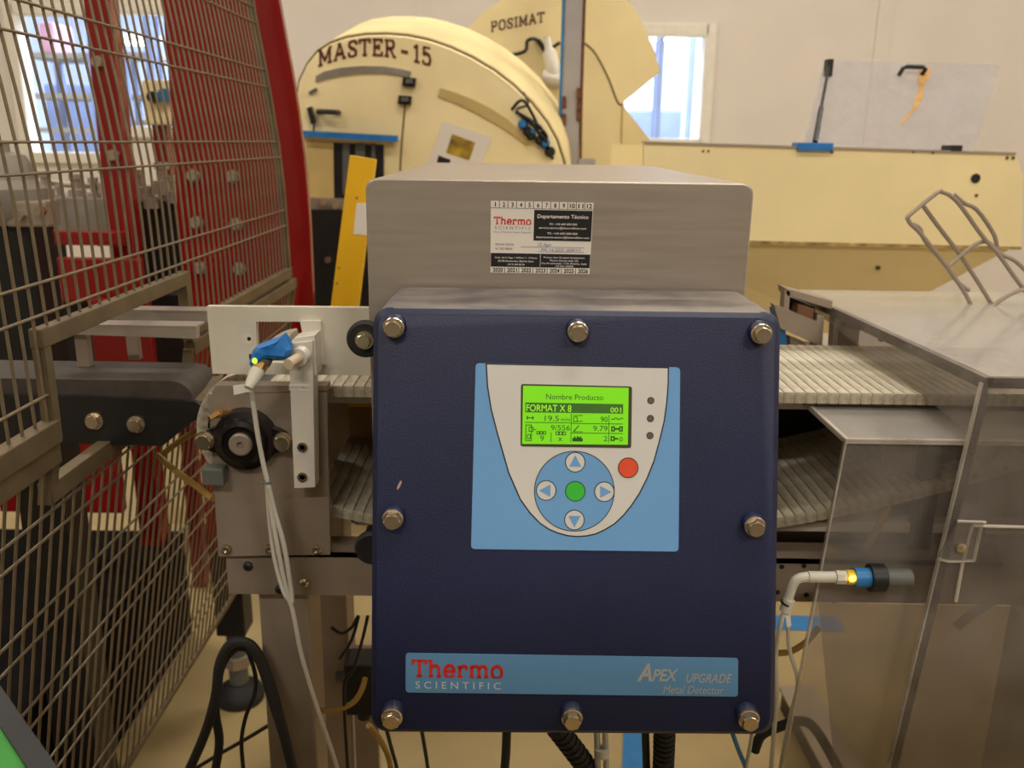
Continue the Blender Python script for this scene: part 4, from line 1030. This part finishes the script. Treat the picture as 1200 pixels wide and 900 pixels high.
# ================================================================== CREAM ELEVATOR HOPPER (right)
EY = 2.35
el = thing('elevator_hopper', 'long cream sheet-metal hopper running behind the detector to the right edge', 'hopper', (P(980, 250, EY).x, EY + .4, 0))
A0, A1 = P(755, 167, EY), P(1190, 180, EY)
B0, B1 = P(755, 281, EY), P(1197, 291, EY); A2 = P(1199, 206, EY)
obj('upper_panel', MB().slab([A0, A1, A2, B1, B0], (0, .03, 0)), M_cream, el)
zt_ = (A0.z + A1.z) / 2
obj('lower_panel', MB().loft([[B0 + V((0, .008, 0)), B1 + V((-.02, .008, 0)), B1 + V((-.26, .16, -.21)), B1 + V((-.34, .22, -.28)), B0 + V((0, .22, -.30))], [p + V((0, .02, .01)) for p in [B0 + V((0, .008, 0)), B1 + V((-.02, .008, 0)), B1 + V((-.26, .16, -.21)), B1 + V((-.34, .22, -.28)), B0 + V((0, .22, -.30))]]]), M_cream, el)
obj('rear_panel', MB().box(A0.x, A1.x, EY + .78, EY + .8, B0.z - .05, zt_), M_cream, el)
obj('bottom_panel', MB().box(A0.x, A1.x - .4, EY + .20, EY + .8, B0.z - .31, B0.z - .28), M_cream, el)
obj('end_cheek', MB().box(A1.x - .01, A1.x + .01, EY + .03, EY + .8, B1.z - .02, A1.z), M_greymach, el)
obj('top_edge', MB().slab([A0 + V((0, -.004, .003)), A1 + V((0, -.004, .003)), A1 + V((0, -.004, -.002)), A0 + V((0, -.004, -.002))], (0, .04, 0)), M_steel, el)
obj('seam_grime', MB().slab([B0 + V((0, -.001, .004)), B1 + V((0, -.001, .004)), B1 + V((0, -.001, -.004)), B0 + V((0, -.001, -.006))], (0, .01, 0)), mat('seam_dirt', srgb(214, 184, 118), .8, scale=30, c2=srgb(92, 76, 40)), el)
for px, py, r_, m_ in ((1143, 209, .012, M_black), (1144, 229, .004, M_grime), (1029, 314, .006, M_grime), (830, 177, .003, M_grime), (824, 177, .003, M_grime), (1070, 178, .003, M_grime), (1093, 179, .003, M_grime), (1180, 185, .004, M_grime), (1187, 185, .004, M_grime), (975, 178, .004, M_grime)):
    q = P(px, py, EY if py < 290 else EY + .05); obj('hole' if r_ > .01 else 'rivet', MB().lathe(q, YO, [(-.004, r_), (.003, r_)], 12), m_, el)
for xx in (P(800, 300, EY).x, P(1050, 300, EY).x):
    for yy in (EY + .30, EY + .7): obj('leg', MB().box(xx - .03, xx + .03, yy - .03, yy + .03, 0, B0.z - .27), M_steeld, el)
# clear lid standing open on the hopper
cl = thing('hopper_lid', 'clear plastic lid standing open above the cream hopper, amber stain and black handle', 'lid', P(1040, 172, EY + .05))
lp = [P(943, 168, EY + .05), P(1139, 180, EY + .05), P(1172, 77, EY + .28), P(967, 71, EY + .28)]
obj('sheet', MB().slab(lp, (0, .006, .002)), M_lid, cl)
def LM(u, v): return lp[0] * (1 - u) * (1 - v) + lp[1] * u * (1 - v) + lp[2] * u * v + lp[3] * (1 - u) * v
up_ = V((0, -1, .3)).normalized()
def lpatch(name, pts, m, th=.001): return obj(name, MB().slab([LM(*p) + up_ * .001 for p in pts], up_ * th), m, cl)
lpatch('stain', [(.545, .93), (.60, .96), (.62, .84), (.60, .75), (.61, .60), (.60, .48), (.57, .38), (.535, .28), (.52, .27), (.545, .37), (.575, .48), (.572, .58), (.58, .68), (.56, .78)], M_orange)
obj('handle', MB().tube([LM(.44, .84), LM(.44, .90) + up_ * .02, LM(.455, .915) + up_ * .022, LM(.55, .915) + up_ * .022, LM(.57, .90) + up_ * .02, LM(.57, .86)], .006, 8, smooth=False), M_black, cl, smooth=True)
s0 = P(955, 167, EY + .02); s1 = P(972, 74, EY + .24)
sm = s0 + (s1 - s0) * .42
obj('gas_strut', MB().cyl(s0, sm, .007, 10), M_black, cl, smooth=True); obj('strut_rod', MB().cyl(sm, s1, .004, 8), M_blackr, cl, smooth=True)
obj('strut_end', MB().box(s1.x - .008, s1.x + .008, s1.y - .01, s1.y + .02, s1.z - .035, s1.z + .01), M_black, cl)
q = P(955, 172, EY - .005); obj('hinge_tape', MB().box(q.x - .045, q.x + .045, q.y - .006, q.y + .05, q.z - .01, q.z + .010, ch=.002), M_blue, cl)
q = P(1120, 174, EY); obj('hinge', MB().box(q.x - .014, q.x + .014, q.y - .006, q.y + .05, q.z - .006, q.z + .008), M_black, cl)

# ================================================================== WIRE RACK (right)
KY = 1.30
wr = thing('wire_rack', 'bent stainless wire rack sticking up behind the clear guard', 'rack', P(1160, 350, KY))
def kt(pts, r=.0032, dy=0.0, name='rod'): return obj(name, MB().tube([P(px, py, KY + dy) for px, py in pts], r, 8, smooth=True, sub=4), M_steeld, wr, smooth=True)
kt([(1064, 256), (1066, 252), (1098, 226), (1104, 225), (1112, 228)])
kt([(1064, 256), (1067, 262), (1080, 275), (1112, 316), (1130, 342), (1140, 362)])
kt([(1081, 240), (1100, 266), (1126, 300), (1152, 340), (1165, 362)], dy=.01)
kt([(1112, 228), (1125, 240), (1150, 275), (1170, 298), (1190, 326), (1210, 352)])
kt([(1118, 228), (1130, 238), (1145, 246), (1165, 275), (1171, 296), (1190, 306), (1215, 330)], dy=.015)
kt([(1112, 312), (1130, 296), (1146, 285), (1158, 284), (1170, 296)], dy=.005)
kt([(1067, 262), (1078, 268), (1084, 282), (1108, 310), (1122, 330), (1136, 340)], dy=.008)
kt([(1160, 362), (1175, 350), (1195, 340), (1212, 338)], dy=-.01)

# ================================================================== CLEAR GUARDS (right)
g1 = thing('upper_guard', 'clear plastic hood over the belt right of the control box, hazy top', 'guard', (.8, 1.1, 1.13))
FY = .86
tl = P(1157, 449, FY); GZ = tl.z; gx = tl.x
bk = PZ(930, 343, GZ)
bkY = bk.y; bkx = bk.x; GR = 1.25
bl = P(1046, 905, FY)
th = .005
obj('top_sheet', MB().slab([V((gx, FY, GZ)), V((GR, FY, GZ)), V((GR, bkY, GZ)), V((bkx, bkY, GZ))], (0, 0, th)), M_guardtop, g1)
dn_ = (bl - tl); low = tl + dn_ * 1.12
obj('front_sheet', MB().slab([tl + V((.003, 0, 0)), V((GR, FY, GZ)), V((GR, FY, low.z)), low + V((.003, 0, 0))], (0, th, 0)), M_guard, g1)
sideb = P(1008, 470, 1.10)
obj('side_sheet', MB().slab([tl + V((0, .006, 0)), V((bkx, bkY, GZ)), V((bkx, bkY, ZB + .03)), V((bkx + .06, 1.14, ZB + .03)), V((gx, FY + .006, ZB - .012))], (-.004, 0, 0)), M_guard, g1)
obj('edge_rod', MB().slab([tl + V((-.004, -.002, 0)), tl + V((.0035, -.002, 0)), low + V((.0035, -.002, 0)), low + V((-.004, -.002, 0))], (0, .009, 0)), M_guardedge, g1)
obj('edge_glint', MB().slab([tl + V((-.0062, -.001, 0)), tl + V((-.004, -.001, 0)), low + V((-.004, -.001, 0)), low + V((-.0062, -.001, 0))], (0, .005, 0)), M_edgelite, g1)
obj('edge_rod', MB().slab([V((gx - .004, FY - .001, GZ - .006)), V((bkx - .004, bkY, GZ - .006)), V((bkx + .005, bkY, GZ - .006)), V((gx + .005, FY - .001, GZ - .006))], (0, 0, .012)), M_guardedge, g1)
obj('edge_rod', MB().box(gx, GR, FY - .002, FY + .005, GZ - .004, GZ + .006), M_guardedge, g1)
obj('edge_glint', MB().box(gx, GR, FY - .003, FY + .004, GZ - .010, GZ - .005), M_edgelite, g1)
obj('sheet_fixing', MB().lathe(P(1032, 397, 1.15), YO, [(0, .004), (.003, .004)], 10), M_greypl, g1)
# hinge bracket of clear plastic on the front
def cpath(name, pts, r=.0018, Y=FY - .004, par=None): return obj(name, MB().tube([P(px, py, Y) for px, py in pts], r, 6, smooth=False), M_edgelite, par or g1)
cpath('handle_edge', [(1122, 611), (1155, 612)]); cpath('handle_edge', [(1099, 655), (1112, 658), (1141, 657)]); cpath('handle_edge', [(1150, 616), (1141, 657)]); cpath('handle_edge', [(1139, 617), (1128, 660), (1120, 705)])
cpath('flap_edge', [(1140, 616), (1215, 618)])
obj('handle_pad', MB().slab([P(px, py, FY - .006) for px, py in ((1122, 611), (1153, 612), (1143, 657), (1100, 656))], (0, .004, 0)), M_guard, g1)
obj('screw', MB().lathe(P(1125, 641, FY - .006), YO, [(0, .0055), (.003, .005), (.004, .003)], 14), M_bolt, g1, smooth=True)
# lower guard with sloped shoulder
g2 = thing('lower_guard', 'clear bent plastic guard below belt level beside the control box', 'guard', (.7, .9, .6))
gz2 = P(1095, 517, .885).z
a0 = P(990, 513.5, .885); a0.z = gz2; c0 = PZ(938, 468, gz2 + .008)
GR2 = 1.25
lowl = P(937, 790, .885); lowl2 = a0 + (lowl - a0) * 1.5
obj('shoulder', MB().slab([a0, V((GR2, .885, gz2)), V((GR2, c0.y, gz2 + .008)), c0], (0, 0, -.004)), M_guardtop, g2)
obj('front_sheet', MB().slab([a0, V((GR2, .885, gz2)), V((GR2, .885, lowl2.z)), lowl2], (0, .004, 0)), M_guard, g2)
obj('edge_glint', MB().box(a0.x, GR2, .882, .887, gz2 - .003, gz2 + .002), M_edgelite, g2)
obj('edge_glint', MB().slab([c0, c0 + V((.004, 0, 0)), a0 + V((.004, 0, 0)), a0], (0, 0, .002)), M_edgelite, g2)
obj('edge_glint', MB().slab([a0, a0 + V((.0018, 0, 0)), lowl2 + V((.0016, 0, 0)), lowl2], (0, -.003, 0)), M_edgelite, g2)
fl0 = P(960, 708, .90); fl1 = P(1190, 713, .90)
obj('inner_flap', MB().slab([fl0, fl1, P(1200, 722, .90), P(1206, 960, .90), P(985, 960, .90)], (0, .004, 0)), M_guard, g2)
# ---- right sensor
rs_ = thing('blue_sensor', 'blue-ended proximity sensor with amber light and angled pale plug on the clear guard', 'sensor', P(1000, 690, .86))
SYY = .862
s_a = P(947, 676, SYY); s_b = P(1036, 677, SYY); ax = (s_b - s_a).normalized(); Ls = (s_b - s_a).length
def seg(name, f0, f1, r, m, n=20): return obj(name, MB().cyl(s_a + ax * Ls * f0, s_a + ax * Ls * f1, r, n, ch=.0008), m, rs_, smooth=True)
seg('plug', 0, .36, .0062, M_cablew); seg('nut', .36, .50, .0076, M_cablew, 8)
seg('collar', .50, .62, .0080, mat('amber_lens', srgb(226, 196, 40), .3)); seg('sensor_end', .60, .82, .0105, M_bluepl); seg('lock_nut', .80, 1.0, .0150, M_black)
seg('sensor_body', .98, 1.35, .0100, M_greypl)
q = P(999, 678, SYY - .0085); obj('lamp', MB().lathe(q, YO, [(0, .0040), (.001, .0035)], 12), M_ledo, rs_)
obj('elbow', MB().tube([s_a, P(936, 678, SYY), P(929, 686, SYY), P(921, 712, SYY)], lambda t: .0055 - .0005 * t, 10), M_cablew, rs_, smooth=True)
obj('heat_shrink', MB().cyl(P(925, 702, SYY), P(920, 716, SYY), .0064, 12), M_cablew, rs_, smooth=True)
obj('shrink_end', MB().cyl(P(922, 706, SYY), P(921, 708, SYY), .0066, 12), M_blackr, rs_)
obj('cable', MB().tube([P(920, 712, SYY), P(914, 735, SYY), P(909, 770, SYY + .02), P(910, 820, SYY + .03), P(906, 870, SYY + .03), P(902, 930, SYY + .03), P(900, 1000, SYY + .05)], .0026, 8), M_cablew, rs_, smooth=True)
obj('cable', MB().tube([P(923, 712, SYY), P(925, 760, SYY + .03), P(935, 800, SYY + .03), P(926, 840, SYY + .03), P(915, 900, SYY + .03), P(911, 960, SYY + .04)], .0024, 8), M_cablew, rs_, smooth=True)
obj('tape_tag', MB().slab([P(920, 720, SYY), P(926, 720, SYY), P(927, 733, SYY), P(922, 735, SYY)], (0, -.001, 0)), M_paper, rs_)

# things standing on the far side of the belt, right of the box
rb = thing('photocell_mount', 'small steel photocell mount with blue strip beyond the belt right of the box', 'sensor mount', P(940, 430, 1.235))
QY = 1.245
def qb(name, pts, m, d=.02, dy=0): return obj(name, MB().slab([P(px, py, QY + dy) for px, py in pts], (0, d, 0)), m, rb)
qb('blue_strip', [(906, 362), (919, 366), (924, 428), (918, 428)], M_bluepl)
qb('post', [(926, 395), (944, 402), (944, 428), (926, 428)], M_steeld)
qb('cross_arm', [(907, 357), (960, 378), (960, 405), (915, 385)], M_steeld, dy=-.01)
qb('clamp', [(921, 338), (976, 353), (974, 362), (922, 346)], M_steeld, .04)
qb('clamp_leg', [(920, 340), (926, 342), (924, 370), (918, 368)], M_steeld); qb('motor', [(936, 357), (954, 362), (952, 378), (934, 372)], mat('copper_brown', srgb(122, 84, 58), .5, .3), .04)
qb('dark_body', [(925, 348), (955, 360), (955, 374), (922, 362)], M_black, .03, .03)
qb('post', [(958, 368), (966, 370), (962, 428), (952, 428)], M_steel); qb('post', [(978, 372), (984, 374), (980, 430), (974, 430)], M_steel)
qb('reflector_block', [(985, 366), (1008, 378), (1004, 432), (981, 432)], M_steeld); qb('reflector_cap', [(988, 366), (1010, 378), (1008, 388), (985, 382)], M_black, .03)
obj('post_base', MB().box(P(906, 430, QY).x, P(1010, 430, QY).x, QY - .002, QY + .06, 1.0, P(960, 428, QY).z + .004), M_steeld, rb)
obj('round_nut', MB().lathe(P(984, 433, 1.20), (-1, -.4, 0), [(0, .012), (.008, .012), (.009, .006)], 16), M_milk, rb, smooth=True)
# blue wrapped sensor further along
b2 = thing('far_wrapped_sensor', 'blue film wrapped sensor on a dark block inside the clear hood', 'sensor', P(1120, 470, 1.16))
blob([(1104, 447), (1112, 441), (1130, 440), (1140, 446), (1139, 455), (1128, 461), (1110, 460), (1104, 455)], 1.15, .014, 'blue_wrap', M_blue, b2, 9)
obj('plug', MB().cyl(P(1092, 443, 1.15), P(1108, 445, 1.15), .006, 12), M_cablew, b2, smooth=True)
a = P(1078, 480, 1.24); b = P(1150, 448, 1.24)
obj('block', MB().box(a.x, b.x, 1.165, 1.21, ZB, b.z, ch=.003), M_black, b2)
obj('bracket', MB().box(a.x + .01, b.x - .01, 1.16, 1.165, ZB, b.z + .03), M_greypl, b2)

# ================================================================== CABLES AND HOSES UNDER THE BOX, ON THE LEG, ON THE FLOOR
def cable_thing(name, label, pts, r, m, cat='cable', group=None, n=10):
    o = obj(name, MB().tube([P(px, py, Y) for px, py, Y in pts], r, n), m, None, smooth=True); tag(o, label, cat, group); return o
cable_thing('power_cable', 'thick black cable hooped over left of the conveyor leg, outermost', [(216, 915, .95), (240, 860, .95), (253, 815, .95), (257, 780, .95), (268, 757, .95), (285, 752, .95), (300, 763, .95), (316, 800, .95), (330, 850, .94), (345, 910, .93)], .0062, M_blackr)
cable_thing('power_cable', 'black cable hooped inside the outermost hoop by the leg', [(250, 915, .97), (257, 870, .97), (252, 830, .97), (258, 785, .97), (272, 762, .97), (288, 759, .97), (304, 775, .97), (322, 830, .96), (338, 880, .95), (352, 930, .95)], .0055, M_blackr)
cable_thing('thin_cable', 'thin black cable hanging straight inside the cable hoops', [(290, 762, .98), (299, 790, .98), (298, 815, .98), (288, 840, .98), (283, 870, .98), (286, 910, .98)], .0026, M_blackr)
cable_thing('thin_cable', 'thin black cable slanting across the cream floor behind the hoops', [(225, 903, 1.1), (260, 882, 1.1), (290, 865, 1.1), (318, 848, 1.1)], .0028, M_blackr)
cable_thing('thin_cable', 'thin black wire looping below the frame rail beside the box', [(388, 735, 1.05), (400, 742, 1.05), (412, 735, 1.05), (420, 722, 1.05), (412, 750, 1.05), (398, 772, 1.05)], .0022, M_black)
cable_thing('thin_cable', 'thin black wire running down beside the left edge of the box', [(431, 722, 1.0), (424, 752, 1.0), (414, 785, 1.0), (404, 800, 1.0), (404, 840, 1.0), (408, 905, 1.0)], .0022, M_black)
cable_thing('amber_hose', 'amber hose curling from the leg to the box lower left corner', [(375, 833, 1.0), (398, 831, 1.0), (415, 822, 1.0), (424, 808, 1.0), (428, 795, 1.0)], .0036, M_cabley)
cable_thing('amber_hose', 'amber hose hanging from the lower left corner of the box', [(432, 850, .88), (446, 868, .90), (456, 890, .92), (460, 920, .92)], .0036, M_cabley)
cable_thing('amber_hose', 'amber hose curving behind the right edge of the box', [(905, 765, 1.0), (925, 764, 1.0), (945, 752, 1.0), (960, 735, 1.0)], .004, M_cabley)
cable_thing('amber_hose', 'amber hose slanting up behind the lower clear guard', [(975, 705, .99), (1000, 672, .985), (1025, 625, .98), (1042, 592, .98)], .0042, M_cabley)
cable_thing('amber_hose', 'amber hose running diagonally behind the clear hood front at right', [(1120, 735, .99), (1150, 712, .99), (1190, 690, .99), (1230, 675, .99)], .006, M_cabley)
cable_thing('amber_hose', 'amber hose bracing the gap between lower mesh and bearing plate', [(188, 535, 1.12), (206, 520, 1.12), (230, 505, 1.10), (252, 492, 1.08)], .0042, M_cabley)
cable_thing('amber_hose', 'amber hose slanting down across the lower mesh to the plate edge', [(184, 533, 1.10), (205, 551, 1.08), (228, 568, 1.05), (250, 585, .99)], .0042, M_cabley)
cable_thing('drop_cable', 'thin dark wire hanging below the left end of the box', [(453, 855, .86), (459, 878, .87), (466, 905, .88), (474, 960, .9)], .0022, M_black)
cable_thing('drop_cable', 'thin dark wire hanging below the name plate', [(494, 855, .86), (498, 878, .87), (502, 905, .88), (508, 960, .9)], .0022, M_black)
cable_thing('drop_cable', 'straight thick black cable hanging below the box middle', [(594, 850, .84), (593, 880, .85), (591, 910, .86), (590, 960, .87)], .0052, M_blackr)
def conduit(label, pts, r, m):
    t = thing('conduit', label, 'conduit', P(*pts[len(pts) // 2]))
    w3 = [P(*p) for p in pts]; obj('core', MB().tube(w3, r * .9, 10), m, t, smooth=True)
    for i in range(len(w3) - 1):
        for k in range(6):
            a = w3[i] + (w3[i + 1] - w3[i]) * (k / 6); b = w3[i] + (w3[i + 1] - w3[i]) * ((k + .5) / 6); obj('rib', MB().cyl(a, b, r, 12), m, t, smooth=True)
conduit('ribbed black conduit slanting down to the right under the box', [(652, 852, .84), (678, 886, .85), (702, 920, .86)], .0125, M_blackr)
conduit('ribbed black conduit hanging straight under the box right half', [(779, 850, .85), (778, 885, .86), (776, 925, .87)], .0125, M_blackr)
cable_thing('drop_cable', 'black cable beside the straight ribbed conduit', [(756, 852, .86), (757, 880, .87), (758, 915, .88)], .0045, M_blackr)
tt = thing('air_tube', 'clear air tube pair with white collar hanging under the box', 'tube', P(705, 880, .85))
for dx in (-5, 5): obj('tube', MB().tube([P(704 + dx, 852, .85), P(705 + dx, 880, .85), P(706 + dx, 920, .85)], .0034, 8), M_cablew, tt, smooth=True)
obj('collar', MB().cyl(P(705, 876, .85), P(705, 885, .85), .0085, 14), M_white, tt, smooth=True)
cable_thing('blue_cable', 'blue cable slanting down under the right corner of the box', [(858, 858, .87), (866, 880, .88), (874, 900, .89), (884, 930, .9)], .0028, M_bluepl)
cable_thing('drop_cable', 'pale thin wire crossing the blue cable under the box corner', [(882, 856, .87), (878, 880, .88), (873, 905, .89)], .0022, M_cablew)
cable_thing('power_cable', 'thick black cable curving out under the right corner of the box', [(884, 880, .98), (892, 862, .98), (912, 852, .98), (940, 845, .98), (958, 858, 1.0), (985, 905, 1.0)], .0065, M_blackr)

# machine levelling foot on the floor
fq = PZ(282, 818, 0.0)
ft = thing('levelling_foot', 'dark levelling foot standing on the cream floor behind the cable hoops', 'machine foot', fq)
obj('pad', MB().lathe(fq, (0, 0, 1), [(0, .06), (.012, .062), (.03, .055), (.05, .03)], 24), M_blackr, ft, smooth=True)
obj('spindle', MB().cyl(fq + V((0, 0, .05)), fq + V((0, 0, .20)), .024, 14), M_greypl, ft, smooth=True)
obj('nut', MB().cyl(fq + V((0, 0, .10)), fq + V((0, 0, .13)), .036, 6), M_steeld, ft)
obj('socket', MB().box(fq.x - .036, fq.x + .036, fq.y - .036, fq.y + .036, .20, .42, ch=.004), M_black, ft)
# brown beam on the floor at lower right and low clutter
pl = thing('floor_beam', 'dark steel channel lying slanted on the floor right of the box', 'beam', PZ(965, 870, 0))
a = PZ(930, 830, 0); b = PZ(990, 940, 0)
d_ = (b - a).normalized(); n_ = V((-d_.y, d_.x, 0)) * .035
obj('web', MB().slab([a - n_, b - n_, b + n_, a + n_], (0, 0, .06)), M_black, pl)
obj('flange', MB().slab([a - n_ * 1.3 + V((0, 0, .06)), b - n_ * 1.3 + V((0, 0, .06)), b + n_ * 1.3 + V((0, 0, .06)), a + n_ * 1.3 + V((0, 0, .06))], (0, 0, .006)), M_steeld, pl)
jb = thing('junction_box', 'small dark junction box low down beside the left edge of the box', 'box', P(420, 830, 1.16))
q = P(422, 805, 1.15)
obj('body', MB().box(q.x - .024, q.x + .02, 1.15, 1.20, q.z - .05, q.z + .035, ch=.004), M_black, jb)
obj('gland', MB().cyl((q.x, 1.175, q.z - .05), (q.x, 1.175, q.z - .07), .010, 10), M_blackr, jb); obj('gland', MB().cyl((q.x - .024, 1.175, q.z), (q.x - .04, 1.175, q.z), .009, 10), M_greypl, jb)
obj('post', MB().box(q.x - .02, q.x + .016, 1.20, 1.215, 0, q.z + .03), M_steeld, jb)
# green machine corner at lower left
zg = 1.03
gr = thing('green_bin', 'black bin with green plastic lid at the bottom left corner', 'bin', PZ(-60, 900, zg) * 1.0)
A_ = PZ(-40, 752, zg); B_ = PZ(66, 905, zg); ed = (B_ - A_).normalized(); nn = V((-ed.y, ed.x, 0))
if nn.x > 0: nn = -nn
B2 = A_ + ed * .34; A2 = A_ - ed * .10
dep = .16
obj('rim', MB().slab([A2, B2, B2 + nn * .013, A2 + nn * .013], (0, 0, .006)).slab([A2 + nn * .013, A2 + nn * dep, A2 + nn * dep + ed * .02, A2 + nn * .013 + ed * .02], (0, 0, .006)), M_black, gr)
obj('body', MB().loft([[A2 + nn * .02 + V((0, 0, -zg)), B2 + nn * .02 + V((0, 0, -zg)), B2 + nn * dep + V((0, 0, -zg)), A2 + nn * dep + V((0, 0, -zg))], [A2 + nn * .004, B2 + nn * .004, B2 + nn * dep, A2 + nn * dep]]), M_black, gr)
obj('lid', MB().slab([A2 + nn * .013, B2 + nn * .013, B2 + nn * dep, A2 + nn * dep], (0, 0, .004)), M_green, gr)
